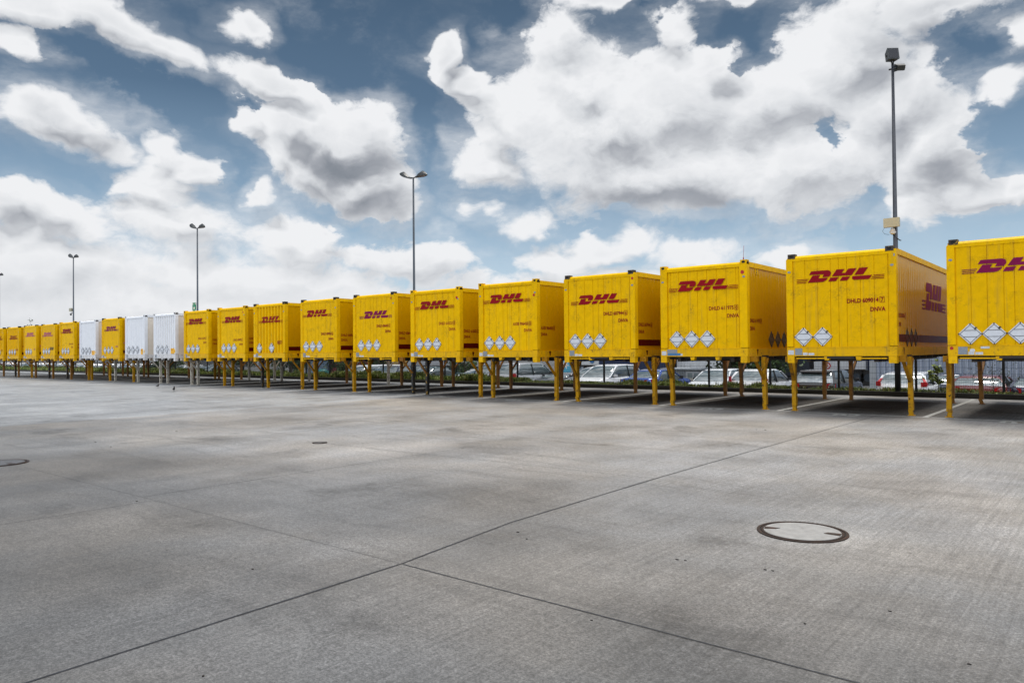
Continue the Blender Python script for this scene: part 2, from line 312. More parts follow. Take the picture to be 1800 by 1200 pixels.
# ------------------------------------------------------------------ ground
def ground_mat():
    m = bpy.data.materials.new('brushed_concrete'); m.use_nodes = True; T = NT(m.node_tree); b = T.n['Principled BSDF']
    P = T.node('ShaderNodeNewGeometry').outputs['Position']; X, Y, Z = T.sep(P)[0:3]
    warp = T.vm('ADD', P, T.vm('SCALE', T.vm('SUBTRACT', T.noise(P, .5, 3, .5, color=True), (.5, .5, .5)), sc=.8))
    big = T.noise(warp, .22, 6, .6); mid = T.noise(T.mapping(warp, scale=(1, .6, 1)), .9, 7, .62); sml = T.noise(P, 7, 6, .65); grain = T.noise(P, 90, 3, .6); grit = T.noise(P, 260, 2, .5)
    broom = T.noise(T.mapping(P, scale=(34, .7, 1)), 1.0, 3, .6); broom2 = T.noise(T.mapping(P, scale=(110, 1.5, 1)), 1.0, 2, .5)
    sp1 = T.noise(P, 55, 2, .7); sp2 = T.noise(P, 20, 3, .65); trk = T.noise(T.mapping(warp, scale=(.35, 3.4, 1)), 1.0, 5, .6); trk2 = T.noise(T.mapping(warp, rot=(0, 0, .5), scale=(.25, 2.2, 1)), 1.0, 5, .6)
    v = T.rng(big, .25, .75, .76, 1.20, False)
    v = T.m('MULTIPLY', v, T.rng(sp1, .36, .64, .68, 1.32, False)); v = T.m('MULTIPLY', v, T.rng(sp2, .34, .66, .80, 1.20, False))
    v = T.m('MULTIPLY', v, T.rng(trk, .52, .72, 1.0, .80)); v = T.m('MULTIPLY', v, T.rng(trk2, .56, .74, 1.0, .84))
    v = T.m('MULTIPLY', v, T.rng(mid, .3, .72, .74, 1.16, False)); v = T.m('MULTIPLY', v, T.rng(sml, .25, .75, .92, 1.07, False))
    v = T.m('MULTIPLY', v, T.rng(grain, .35, .65, .76, 1.24, False)); v = T.m('MULTIPLY', v, T.rng(grit, .35, .65, .70, 1.30, False))
    brm = T.rng(X, -9, -1.5, .30, 1.0)
    v = T.m('MULTIPLY', v, T.m('MULTIPLY_ADD', T.m('SUBTRACT', broom, .5), T.m('MULTIPLY', brm, .85), 1.0))
    v = T.m('MULTIPLY', v, T.m('MULTIPLY_ADD', T.m('SUBTRACT', broom2, .5), T.m('MULTIPLY', brm, .42), 1.0))
    stain = T.m('MULTIPLY', T.rng(T.noise(warp, .62, 7, .62), .55, .70), T.rng(sml, .35, .6, .3, 1.0))
    v = T.m('MULTIPLY', v, T.rng(stain, 0, 1, 1.0, .50, False))
    blot = T.m('MULTIPLY', T.rng(T.noise(T.mapping(warp, loc=(3, 9, 0), scale=(.8, 1, 1)), .45, 5, .55), .50, .66), T.rng(T.noise(P, 14, 5, .7), .36, .58, .15, 1.0))   # gritty dark traffic stains
    v = T.m('MULTIPLY', v, T.rng(blot, 0, 1, 1.0, .70, False))
    pale = T.rng(T.noise(T.mapping(warp, loc=(7, 3, 0)), .8, 6, .65), .60, .72); v = T.m('MULTIPLY', v, T.rng(pale, 0, 1, 1.0, 1.16, False))
    spots = T.rng(T.noise(P, 6.5, 3, .5), .735, .76); v = T.m('MULTIPLY', v, T.rng(spots, 0, 1, 1.0, .45, False))
    dm = T.vm('LENGTH', T.vm('SUBTRACT', T.vm('ADD', P, T.vm('SCALE', T.vm('SUBTRACT', T.noise(P, 3, 4, .6, color=True), (.5, .5, .5)), sc=.5)), (-2.17, 6.57, 0.0)))
    v = T.m('MULTIPLY', v, T.rng(dm, .42, .66, 1.22, 1.0))                    # pale mortar round the cover
    # older pours: separate slabs differ a little in tone
    slab = T.rng(X, -19.75, -19.55, 1.22, 1.0, False); v = T.m('MULTIPLY', v, slab)
    s2 = T.m('MULTIPLY', T.rng(X, -4.5, -4.46, 0, 1, False), .05); v = T.m('ADD', v, s2)
    # shade under the boxes painted into the concrete as a darker strip
    tint = T.mix(T.rng(T.noise(warp, .35, 4, .5), .35, .65), c4((.225, .211, .194)), c4((.203, .204, .205)))
    tint = T.mix(T.rng(X, -19.75, -19.55, .8, 0.0, False), tint, c4((.188, .198, .208)))
    box_shade = T.m('MULTIPLY', T.rng(T.m('ADD', Y, T.m('MULTIPLY', mid, .8)), 18.6, 19.8), T.rng(Y, 25.3, 24.0))
    v = T.m('MULTIPLY', v, T.rng(box_shade, 0, 1, 1.0, .50, False))
    v = T.m('MULTIPLY', v, T.rng(T.m('ADD', Y, T.m('MULTIPLY', T.m('SUBTRACT', big, .5), 8.0)), 1.5, 9.5, .45, 1.16))      # lens falloff and far sheen painted in: darker near, paler far
    rustn = T.m('MULTIPLY', T.rng(T.noise(P, 1.3, 5, .6), .55, .72), T.m('MULTIPLY', T.rng(Y, 16.8, 18.6), T.rng(Y, 20, 19.2)))
    tint = T.mix(T.m('MULTIPLY', rustn, .6), tint, c4((.19, .145, .09)))
    c = T.mix(1.0, tint, T.comb(v, v, v), 'MULTIPLY')
    T.put(b.inputs['Base Color'], c); T.put(b.inputs['Specular IOR Level'], T.rng(box_shade, 0, 1, .45, .15, False))
    T.put(b.inputs['Roughness'], T.rng(mid, .3, .7, .46, .62, False))
    h = T.m('ADD', T.m('MULTIPLY', grain, .0016), T.m('MULTIPLY', broom, .0018)); h = T.m('MULTIPLY_ADD', grit, .0012, h)
    bn = T.node('ShaderNodeBump'); T.put(bn.inputs['Height'], h); bn.inputs['Strength'].default_value = .8; T.l.new(bn.outputs[0], b.inputs['Normal'])
    df = T.node('ShaderNodeBsdfDiffuse'); T.put(df.inputs['Color'], c); T.l.new(bn.outputs[0], df.inputs['Normal'])      # sheen removed under the boxes to deepen the painted shade
    ms = T.node('ShaderNodeMixShader'); T.put(ms.inputs[0], T.m('MULTIPLY', box_shade, .93)); T.l.new(b.outputs[0], ms.inputs[1]); T.l.new(df.outputs[0], ms.inputs[2])
    T.l.new(ms.outputs[0], T.n['Material Output'].inputs[0])
    return m
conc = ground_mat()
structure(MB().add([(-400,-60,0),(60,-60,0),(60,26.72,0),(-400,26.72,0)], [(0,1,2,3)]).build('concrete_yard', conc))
asph = mat('grey_asphalt', (.075, .078, .08), .8, var=.2, vscale=1.2, bump=.003, bscale=80)
structure(MB().add([(-1500,28.55,-.75),(1500,28.55,-.75),(1500,1800,-.75),(-1500,1800,-.75)], [(0,1,2,3)]).build('car_park_ground', asph))
structure(MB().add([(-1500,-1200,-.03),(1500,-1200,-.03),(1500,26.7,-.03),(-1500,26.7,-.03)], [(0,1,2,3)]).build('ground', mat('far_ground', (.2, .2, .19), .9)))
kerbm = mat('mossy_dark_kerb', (.020, .019, .015), .8, var=.35, vscale=2.5, bump=.004, bscale=30, dirt=.6)
kb = MB(); x = 8.0; rng = random.Random(3)
while x > -200:
    L = 3.0; kb.box(x-L+.012, x, 26.72, 26.90, -.2, .155+rng.uniform(-.006, .006)); x -= L
structure(kb.build('kerb', kerbm))
soil = mat('planting_soil', (.045, .040, .022), .9, var=.4, vscale=5, bump=.02, bscale=12)
structure(MB().box(-200, 8, 26.90, 28.5, -.9, .09).build('planting_bed', soil))
seal = mat('black_joint_sealant', (.018, .020, .026), .7, var=.5, vscale=9)
def strip(name, pts, w, m, z=.004, jit=0.0, step=.35):
    mb = MB(); vs = []; a = Vector(pts[0]); b = Vector(pts[1]); n = max(1, int((b-a).length/step)); d = (b-a).normalized(); s = Vector((-d.y, d.x))
    r = random.Random(len(name)*7+int(a.x*3))
    for i in range(n+1):
        p = a.lerp(b, i/n)+s*r.uniform(-jit, jit); ww = w*(1+r.uniform(-1, 1)*min(.45, jit*40)); vs += [(p.x-s.x*ww/2, p.y-s.y*ww/2, z), (p.x+s.x*ww/2, p.y+s.y*ww/2, z)]
    return mb.add(vs, [(2*i, 2*i+1, 2*i+3, 2*i+2) for i in range(n)]).build(name, m)
def poly_joint(pts, w):
    mb = MB(); vs = []; fs = []; r = random.Random(2); q = []
    for a, b in zip(pts, pts[1:]):
        a = Vector(a); b = Vector(b); n = max(1, int((b-a).length/.3)); q += [a.lerp(b, i/n) for i in range(n)]
    q.append(Vector(pts[-1]))
    for i, p in enumerate(q):
        ww = w*(1+r.uniform(-.3, .3)); x = p.x+r.uniform(-.002, .002); vs += [(x-ww/2, p.y, .004), (x+ww/2, p.y, .004)]
    return mb.add(vs, [(2*i, 2*i+1, 2*i+3, 2*i+2) for i in range(len(q)-1)]).build('expansion_joint', seal)
structure(poly_joint([(-4.02, -3), (-4.14, 1.1), (-4.22, 3.79), (-4.42, 5.3), (-4.49, 8.35), (-4.5, 11.5), (-4.47, 24)], .014))
structure(strip('expansion_joint', [(-12.2, 3.72), (-4.24, 3.77)], .004, seal, jit=.003, step=.15))
structure(strip('expansion_joint', [(-4.20, 3.77), (6, 3.77)], .010, seal, jit=.002, step=.2))
structure(strip('expansion_joint', [(-8.5, 3.77), (-8.45, 9.4)], .007, seal, jit=.006))
structure(strip('expansion_joint', [(-11.4, 7.95), (-4.5, 8.2)], .007, seal, jit=.006))
structure(strip('expansion_joint', [(-8.2, -1), (-8.2, 3.7)], .006, seal, jit=.006))
structure(strip('expansion_joint', [(-12.9, 3.9), (-13.0, 12)], .007, seal, jit=.006))
palel = mat('pale_scuff', (.34, .34, .34), .6, var=.3)
roadw = mat('worn_white_road_paint', (.38, .38, .36), .9, spec=.1, var=.25, vscale=8, dirt=.5, chips=1.0, chipcol=(.15, .145, .135))
SLOT = 3.4
structure(strip('parking_line', [(-100, 19.06), (4, 19.06)], .10, roadw))
for k in range(0, 19):
    x = -3.5-k*SLOT+(.02 if k else 0)
    structure(strip('parking_line', [(x, 19.10), (x-.0, 26.35)], .115, roadw, z=.0045))
for k, num in enumerate(['01', '02', '03', '04', '05', '06', '07', '08', '09', '10', '11', '12', '13', '14', '15', '16', '17', '18']):
    vs, fs = text_mesh(num, .62, 1.05, .018, 0.0, 'CENTER'); cx = -1.68-k*SLOT-(.0 if k else .02)
    mb = MB().add([(v[0]+cx, 18.42+v[1], .0085) for v in vs], fs); structure(mb.build('bay_number', roadw))
# the manhole covers
iron = mat('rusty_cast_iron', (.030, .018, .014), .55, metal=.5, var=.5, vscale=30, rust=.6)
lidc = mat('pale_lid_concrete', (.26, .255, .245), .6, var=.22, vscale=12, bump=.002, bscale=120, dirt=.35)
apron = mat('pale_mortar_apron', (.27, .275, .27), .65, var=.2, vscale=5)
def ring(mb, r0, r1, z0, z1, n=72, mi=0):
    vs = []; fs = []
    for i in range(n):
        a = 2*pi*i/n
        for r, z in ((r0, z0), (r1, z0), (r1, z1), (r0, z1)): vs.append((r*cos(a), r*sin(a), z))
    for i in range(n):
        j = (i+1) % n
        for k in range(4): fs.append((4*i+k, 4*j+k, 4*j+(k+1) % 4, 4*i+(k+1) % 4))
    return mb.add(vs, fs, mi)
def manhole(x, y, label, r=.375, rz=0.3, lid=None):
    t = empty('manhole_cover', (x, y, 0), label, 'manhole cover', 'round covers in the yard', rz)
    fr = ring(MB(), r*.935, r, .0, .010); ring(fr, r*.855, r*.900, .0, .009)
    for i in range(60):
        a = 2*pi*i/60; fr.bar((r*.875*cos(a), r*.875*sin(a), .007), (r*.91*cos(a), r*.91*sin(a), .007), .018, .006)
    fr.build('iron_frame', iron, t)
    pit = MB(); ring(pit, r*.80, r*.995, .0, .005); pit.build('gap_ring', hole, t)
    MB().disc((0, 0, 0), r*.845, 'z', .011, 64).build('concrete_lid' if lid is None else 'iron_lid', lid or lidc, t)
    for s in (-1, 1):
        MB().prism([(s*r*.52-.02, -.02, .011), (s*r*.82, -.055, .011), (s*r*.84, .03, .011), (s*r*.52+.01, .03, .011)], (0, 0, .0025)).build('lifting_slot', iron, t)
    return t
manhole(-2.17, 6.57, 'round concrete lid in a rusty iron ring on the right of the yard', rz=rad(12))
manhole(-12.9, 3.62, 'round iron ringed cover cut by the left edge of the photo', lid=mat('grey_worn_iron', (.11, .11, .115), .45, metal=.6, var=.5, vscale=18))
manhole(-11.03, 7.96, 'small dark drain cover far out in the middle of the yard', r=.13, lid=mat('grey_worn_iron', (.1, .1, .1)))
# ------------------------------------------------------------------ swap boxes (containers on legs)
LOGO = dict(a=[(.299,.192),(.355,.276),(.722,.278),(.752,.274),(.782,.262),(.805,.243),(.817,.212),(.815,.190),(.808,.165),(.772,.118),(.614,.119),(.65,.186)],
 b=[(.268,.002),(.386,.17),(.566,.17),(.521,.094),(.745,.097),(.728,.068),(.700,.040),(.662,.015),(.630,.004),(.599,.0)],
 c=[(.835,.12),(.945,.276),(1.126,.276),(1.063,.184),(1.142,.184),(1.213,.278),(1.395,.278),(1.289,.12)], d=[(.75,.002),(.807,.091),(.989,.091),(.929,.002)],
 e=[(1.013,.001),(1.071,.091),(1.253,.091),(1.185,.001)], f=[(1.345,.12),(1.455,.279),(1.65,.279),(1.539,.12)],
 g=[(1.305,.092),(1.731,.092),(1.669,.002),(1.341,.003),(1.312,.014),(1.294,.04),(1.296,.068)],
 h=[(.002,.077),(.002,.091),(.288,.094),(.278,.080)], i=[(.002,.038),(.002,.052),(.262,.055),(.253,.041)], j=[(.001,-.001),(.001,.013),(.238,.015),(.228,.001)],
 k=[(1.757,.079),(1.767,.093),(1.996,.091),(1.996,.077)], l=[(1.728,.041),(1.738,.055),(1.995,.052),(1.995,.038)], m=[(1.70,.001),(1.710,.015),(1.994,.014),(1.994,.0)])
def logo(parent, x, y, z, m, s=1.0, side=False, name='wordmark', segs=None):
    mb = MB()
    for p in LOGO.values():
        if side: mb.prism([(y, x+a*s*2.0, z+b*s*3.2) for a, b in p], (.004, 0, 0))
        elif segs:                                       # follows the corrugation: cut into strips, each at the depth of the sheet
            for (xa, xb, yy) in segs:
                q = clip(p, xa-x, xb-x, s)
                if len(q) > 2: mb.prism([(x+a, yy-.004, z+b) for a, b in q], (0, .003, 0))
        else: mb.prism([(x+a*s, y, z+b*s) for a, b in p], (0, .004, 0))
    return mb.build(name, m, parent)
def clip(p, x0, x1, s):
    p = [(a*s, b*s) for a, b in p]
    for sgn, lim in ((1, x0), (-1, -x1)):
        out = []
        for i in range(len(p)):
            a, b = p[i], p[(i+1) % len(p)]; ia, ib = sgn*a[0] >= lim, sgn*b[0] >= lim
            if ia: out.append(a)
            if ia != ib:
                t = (sgn*lim-a[0])/(b[0]-a[0]); out.append((sgn*lim, a[1]+t*(b[1]-a[1])))
        p = out
        if len(p) < 3: return []
    return p
def lettering(parent, txt, x, z, h, m, box=None, side=False, y=-.004, name='number', sx=.84, right=False):
    """writing on the front (x,z) or right side (y,z); x is the left end, or the right end when right=True"""
    size = h/.72; vs, fs = text_mesh(txt, size, sx, .0034*h/.1, 0.0); w = max(v[0] for v in vs)
    x0 = x-w-(h*1.35 if box else 0) if right else x
    mb = MB(); bx = []
    if box:
        v2, f2 = text_mesh(box, size, sx, .002, 0.0); w2 = max(v[0] for v in v2); bx0 = x0+w+h*.45
        bx = [(v2, f2, bx0)]
    for V_, F_, ox in [(vs, fs, x0)]+bx:
        mb.add([((y, ox+v[0], z+v[1]) if side else (ox+v[0], y, z+v[1])) for v in V_], F_)
    if box:
        t = h*.09; a0, a1, b0, b1 = bx0-h*.22, bx0+w2+h*.22, z-h*.22, z+h*1.2
        for r in ((a0, a1, b0, b0+t), (a0, a1, b1-t, b1), (a0, a0+t, b0+t, b1-t), (a1-t, a1, b0+t, b1-t)):
            q = [(r[0], r[2]), (r[1], r[2]), (r[1], r[3]), (r[0], r[3])]
            mb.add([((y, a, b) if side else (a, y, b)) for a, b in q], [(0, 1, 2, 3)])
    return mb.build(name, m, parent)
plmesh = {}
def placard(parent, cx, cz, half=.245, m=None, y=-.02, side=False, trimm=None):
    m = m or plac; key = (half, side, m.name)
    k = half
    def mk(name, polys, mm, dep, y0, key2):
        kk = key+(key2,)
        if kk not in plmesh:
            mb = MB()
            for p in polys:
                mb.prism([((0-y0, a, b) if side else (a, y0, b)) for a, b in p], (-dep, 0, 0) if side else (0, dep, 0))
            o = mb.build(name, mm); plmesh[kk] = o.data; return o
        return link(bpy.data.objects.new(name, plmesh[kk]))
    o = mk('placard_holder', [[(-k, 0), (-k+.02, -.02), (0-.012, -k), (.012, -k), (k, 0), (.012, k), (-.012, k)]], m, .012, -.004, 'p')
    o.parent = parent; o.location = (y*-1, cx, cz) if side else (cx, y, cz)
    def seg(a, b, w):
        a = Vector(a); b = Vector(b); d = (b-a).normalized(); n = Vector((-d.y, d.x))*w/2
        return [tuple(a-n), tuple(b-n), tuple(b+n), tuple(a+n)]
    q = k*.86; w = .009; L = []
    for a, b in (((-q, 0), (0, q)), ((0, q), (q, 0)), ((q, 0), (0, -q)), ((0, -q), (-q, 0))): L.append(seg(a, b, w))
    L += [seg((-k*.55, k*.33), (k*.55, k*.33), w), seg((-k*.58, -k*.28), (k*.58, -k*.28), w)]
    for (a, b) in ((0, k*.95), (0, -k*.95), (k*.95, 0), (-k*.95, 0)): L.append([(a-.013, b-.013), (a+.013, b-.013), (a+.013, b+.013), (a-.013, b+.013)])
    L.append(seg((k*.33, k*.44), (k*.53, k*.62), .035))
    t = mk('frame_line', L, trimm or line, .004, -.0095, 't'); t.parent = o
    return o
LEGP = [(0, .74, -1), (1, .74, -1), (0, 5.75, 1), (1, 5.75, 1)]
def swap_box(X, zt, kind='A', col='y', label='', num=None, box=None, num2='DNVA', tz=2.67, th=.10, lz=3.21, lx=.257, lm=None, lc=None, placs=(.40, .85), pz=1.885,
             sideband=True, sidenum=True, redband=True, legs=None, legdx=None, Y0=18.65, extra=None, black_num=False, sidelogo=False, grooves=None):
    rn = random.Random(int(X*100)); y0 = Y0
    t = empty('swap_box', (X, y0, 0), label, 'shipping container', 'swap boxes standing on legs in a row')
    s = (zt-1.24)/(3.94-1.24)
    Z = lambda z: 1.24+(z-1.24)*s if z > 1.24 else z
    yw = col == 'y'; fm, sm, rm = (yel, yel_side, yel_rail) if yw else (wht, wht_side, wht_rail)
    W_, L_ = 2.5, 7.45; ztop = 3.89 if kind != 'W' else 3.94
    # hull: side walls, roof, back
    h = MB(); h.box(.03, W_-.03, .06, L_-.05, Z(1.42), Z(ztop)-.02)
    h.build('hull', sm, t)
    sr = MB()                                            # top and bottom side rails
    for xa, xb in ((.0, .05), (W_-.05, W_)):
        sr.box(xa, xb, .165, L_-.165, Z(ztop)-.13, Z(ztop)); 
    sr.box(.002, W_-.002, .165, L_-.165, Z(ztop)-.012, Z(ztop)+.004)
    sr.build('roof_rail', fm, t)
    for xa, xb in ((.0, .06), (W_-.06, W_)): MB().box(xa, xb, .165, L_-.165, Z(1.405), Z(1.62)).build('bottom_side_rail', rm, t)
    # front end
    pw = .155 if kind in 'AR' else .205
    fp = MB(); zp0, zp1 = Z(1.63), Z(3.765)
    if kind == 'R':                                      # corrugated steel sheet
        n = 9; xa = pw; per = (W_-2*pw)/n; segs = []; pts = []
        for i in range(n):
            a = xa+i*per; pts += [(a, .005), (a+per*.34, .005), (a+per*.48, .075), (a+per*.86, .075)]
            segs += [(a, a+per*.36, .003), (a+per*.36, a+per*.43, .012), (a+per*.43, a+per*.90, .022), (a+per*.90, a+per*.97, .012), (a+per*.97, a+per, .003)]
        pts.append((W_-pw, .005))
        fp.add([(a, b, z) for a, b in pts for z in (zp0, zp1)], [(2*i, 2*i+2, 2*i+3, 2*i+1) for i in range(len(pts)-1)])
    else:
        segs = None; yy = .005 if kind == 'A' else .022
        g = [pw+.02]+list(grooves or (.455, .753, 1.054, 1.241, 1.428, 1.729, 2.032))+[W_-pw-.02]
        for a, b in zip(g, g[1:]): fp.box(a+.0055, b-.0055, yy, yy+.03, zp0, zp1)
        fp.box(pw, W_-pw, yy+.014, yy+.032, zp0-.01, zp1+.01)
    fp.build('front_panel', fm, t)
    for xa, xb in ((.0, pw), (W_-pw, W_)):
        c0 = .055 if kind == 'A' else 0
        MB().prism([(xa, -.012, Z(1.645)), (xb, -.012, Z(1.645)), (xb, -.012, Z(3.87)), (xa+(c0 if xa == 0 else 0), -.012, Z(3.87)) if xa == 0 else (xb-c0, -.012, Z(3.87)), (xa, -.012, Z(3.80)) if xa == 0 else (xa, -.012, Z(3.87))], (0, .17, 0)).build('corner_post', fm, t)
    for xa, xb in ((.0, .12), (W_-.12, W_)): MB().box(xa, xb, L_-.12, L_, Z(1.42), Z(3.88)).build('rear_post', sm, t)
    bm_ = MB(); zb_ = Z(3.765)
    bm_.prism([(pw, -.006, zb_), (pw, -.006, Z(3.845)), (pw, .05, Z(3.895)), (pw, .16, Z(3.90)), (pw, .16, zb_)], (W_-2*pw, 0, 0))
    bm_.build('top_beam', fm, t)
    if kind == 'B': pass
    rl = MB(); rl.box(.0, W_, -.016, .15, Z(1.412), Z(1.628)); rl.box(pw, W_-pw, -.022, -.014, Z(1.612), Z(1.636))
    if kind == 'A': rl.box(.22, .92, -.006, .10, 1.345, 1.372); rl.box(1.62, 2.28, -.006, .10, 1.345, 1.372)
    rl.build('bottom_rail', rm, t)
    for xa in (.88, 1.60): MB().prism([(xa, -.002, 1.40), (xa+.13, -.002, 1.40), (xa+.11, -.002, 1.315), (xa+.02, -.002, 1.315)], (0, .14, 0)).build('stacking_foot', rm, t)
    # castings
    for ix, iy in ((0, 0), (1, 0), (0, 1), (1, 1)):
        xa = (.045 if kind == 'A' else 0)
        x0 = xa if ix == 0 else W_-xa-.178; ya = -.016 if iy == 0 else L_-.15
        mb = MB(); zc = Z(3.828); zt_ = Z(3.943)
        mb.box(x0, x0+.178, ya, ya+.166, zc, zt_)
        c = mb.build('corner_casting', (darkcast if yw else wht_rail) if kind in 'AR' else fm, t)
        cx, cz = x0+.089, (zc+zt_)/2
        if iy == 0:
            MB().prism([(cx+.048*cos(a), ya-.003, cz+.033*sin(a)) for a in [2*pi*i/14 for i in range(14)]], (0, .004, 0)).build('casting_hole', hole, c)
        if ix == 1: MB().prism([(x0+.177, ya+.083+.05*cos(a), cz+.03*sin(a)) for a in [2*pi*i/14 for i in range(14)]], (.004, 0, 0)).build('casting_hole', hole, c)
        mb = MB(); xo = 0 if ix == 0 else W_-.19; yb = -.02 if iy == 0 else L_-.17
        zbt = 1.245 if kind != 'W' else 1.30
        mb.box(xo+(.0 if kind != 'A' else .012), xo+.178, yb, yb+.17, zbt, Z(1.409)); mb.build('corner_foot', rm, t)
    # underframe
    u = MB()
    for xa in (.42, 1.96): u.box(xa, xa+.10, .16, L_-.15, 1.27, 1.415)
    for k in range(9): u.box(.08, W_-.08, .35+k*.82, .43+k*.82, 1.33, 1.418)
    u.box(.06, W_-.06, .155, L_-.05, 1.40, 1.425); u.box(.9, 1.6, .3, 2.2, 1.29, 1.40)
    u.build('underframe', under, t)
    if kind == 'A': MB().box(.95, 1.56, -.008, .05, 1.355, 1.398).build('tow_plate', dark, t)
    # grapple pockets and fittings on the right side
    MB().prism([(W_, .60, Z(1.60)), (W_, .72, Z(1.60)), (W_, .66, Z(1.43))], (.006, 0, 0)).build('grapple_mark', band if yw else wood, t)
    MB().box(W_, W_+.02, .95, 1.40, 1.30, Z(1.43)).build('grapple_pocket', dark if yw else wood, t)
    # legs
    lgm = legs or ('y', 'y', 'b', 'b'); dxs = legdx or (rn.uniform(-.02, .06), rn.uniform(.14, .26), rn.uniform(-.05, .02), rn.uniform(.15, .22))
    LM = dict(y=yel_leg, k=blk_leg, b=brown_leg, w=wht_leg)
    for k, (ix, ly, sg) in enumerate(LEGP):
        xb_ = (0 if ix == 0 else W_)+dxs[k]+rn.uniform(-.015, .015); lean = rn.uniform(-.06, .03) if ix == 0 else rn.uniform(-.03, .02)
        w = .088; y_ = ly+rn.uniform(-.03, .03)
        mb = MB(); mb.prism([(xb_-w/2, y_-.052, 0.012), (xb_+w/2, y_-.052, 0.012), (xb_+w/2, y_+.052, .012), (xb_-w/2, y_+.052, .012)], (lean, 0, .13))
        mb.prism([(xb_-.051+lean*.1, y_-.06, .13), (xb_+.051+lean*.1, y_-.06, .13), (xb_+.051+lean*.1, y_+.06, .13), (xb_-.051+lean*.1, y_+.06, .13)], (lean, 0, 1.26))
        mb.box(xb_-.075, xb_+.075, y_-.08, y_+.08, 0.0, .012)
        lg = mb.build('leg', LM[lgm[k]], t)
        b2 = MB(); xl = xb_+lean*.5
        b2.bar((xl, y_+sg*.06, .80), (xl+(.05 if ix == 0 else -.05), y_+sg*.50, 1.30), .07, .05)
        b2.bar((xl, y_-sg*.06, 1.10), (xl, y_-sg*.24, 1.34), .06, .05)
        b2.box(min(xl, xl+(.12 if ix == 0 else -.14))-.03, max(xl, xl+(.12 if ix == 0 else -.14))+.03, y_+sg*.5-.06, y_+sg*.5+.06, 1.27, 1.41)
        b2.build('brace', dict(y=brace_m, k=brown_leg, b=brown_leg, w=wht_leg)[lgm[k]], lg)
    # graphics
    L0 = red if lm is None else lm; tm = (blackt if black_num else red) if lc is None else lc
    if yw and lz: logo(t, lx, -.008 if not segs else 0, Z(lz), L0, segs=segs)
    fy = -.004 if kind != 'B' else .018
    if num:
        lettering(t, num, 2.255 if lx else 2.2, Z(tz), th, tm, box=box, right=True, y=fy)
        if num2: lettering(t, num2, 2.265, Z(tz)-.215, th, tm, right=True, y=fy)
    if num and sidenum:
        lettering(t, num, .22, Z(2.31), .10, tm, box=box, side=True, y=W_-.024, name='side_number')
        if num2: lettering(t, num2, .22, Z(2.10), .10, tm, side=True, y=W_-.024, name='side_number')
    if redband and yw:
        MB().box(W_-.032, W_-.022, .20, L_-.3, Z(1.735), Z(1.915)).build('side_band', band, t)
    for p in placs: placard(t, p, pz, .228, y=-.012 if kind != 'B' else .0)
    # small plates
    st = MB(); st.box(.20, .375, -.024, -.016, 1.44, 1.605); st.build('data_plate', plate, t)
    for q in ((.39, .50, -.022, -.016, 1.435, 1.50), (.52, .66, -.022, -.016, 1.435, 1.49), (.03, .17, -.022, -.0165, 1.45, 1.56))[:3 if rn.random() < .6 else 2]: MB().box(*q).build('sticker', stick, t)
    if kind != 'W' and yw:
        for xx in (.075, W_-.085):
            MB().prism([(xx+.042*cos(a), -.018, Z(3.50)+.028*sin(a)) for a in [2*pi*i/6 for i in range(6)]], (0, .006, 0)).build('badge', plate, t)
    if extra: extra(t, Z, W_, L_)
    return t
def disc_at(xx, zz, r=.035):
    def f(t, Z, W_, L_):
        MB().prism([(xx+r*cos(a), -.020, Z(zz)+r*sin(a)) for a in [2*pi*i/20 for i in range(20)]], (0, .008, 0)).build('red_disc', reflm, t)
    return f
def antenna(t, Z, W_, L_):
    disc_at(2.38, 3.62, .048)(t, Z, W_, L_)
    MB().tube([(2.39, .05, Z(3.94)), (2.39, .05, Z(3.94)+.07)], .012).tube([(2.39, .05, Z(3.94)+.07), (2.405, .05, Z(3.94)+.37)], .004, 6).build('antenna', red, t)
    mb = MB(); mb.box(W_-.028, W_-.018, .62, .80, Z(3.60), Z(3.80)); mb.build('yellow_plate', yel, t)
    lettering(t, '2', .66, Z(3.63), .12, blackt, side=True, y=W_-.016, name='plate_number')
    for k in range(3): placard(t, 1.75+.5*k, 1.86, .228, m=placd, y=-(W_-.028), side=True)
    b = MB(); b.box(.22, .50, -.026, -.016, 1.445, 1.60); b.build('data_plate', plate, t); MB().box(.22, .60, -.0275, -.0165, 1.44, 1.505).build('blue_sticker', bluep, t)
def c2x(t, Z, W_, L_):
    logo(t, 2.95, W_-.024, Z(2.60), purple, s=.82, side=True, name='side_wordmark')
    for k in range(3): placard(t, 1.15+.48*k, 1.84, .228, m=placd, y=-(W_-.028), side=True)
    MB().box(W_-.05, W_-.02, -.014, .02, Z(3.70), Z(3.76)).build('latch', plate, t)
def c1x(t, Z, W_, L_):
    disc_at(.075, 1.575, .036)(t, Z, W_, L_)
    MB().box(.62, .78, -.024, -.0165, 1.565, 1.610).build('label_sticker', stick, t)
    MB().prism([(.465+.05*cos(a), -.024, 1.525+.04*sin(a)) for a in [2*pi*i/16 for i in range(16)]], (0, .007, 0)).build('oval_sticker', stick, t)
def typx(t, Z, W_, L_):
    MB().box(W_-.028, W_-.018, .9, 1.25, Z(1.66), Z(1.84)).build('type_plate', stick, t)
def orng(x0, x1, z0, z1, word):
    def f(t, Z, W_, L_):
        p = MB().box(x0, x1, -.014, -.006, z0, z1).build('orange_plate', orange, t)
        lettering(p, word, (x0+x1)/2-.12, z1-.10, .05, red, y=-.016, name='plate_wordmark')
        MB().box(W_, W_+.25, .55, 1.25, 1.32, 1.60).build('toolbox', wood, t)
        k = MB().box(W_-.09, W_-.03, -.02, -.012, 1.70, 1.86).build('yellow_tag', yel, t)
    return f
GB = (.309, .553, .823, 1.102, 1.375, 1.650, 1.92, 2.19)
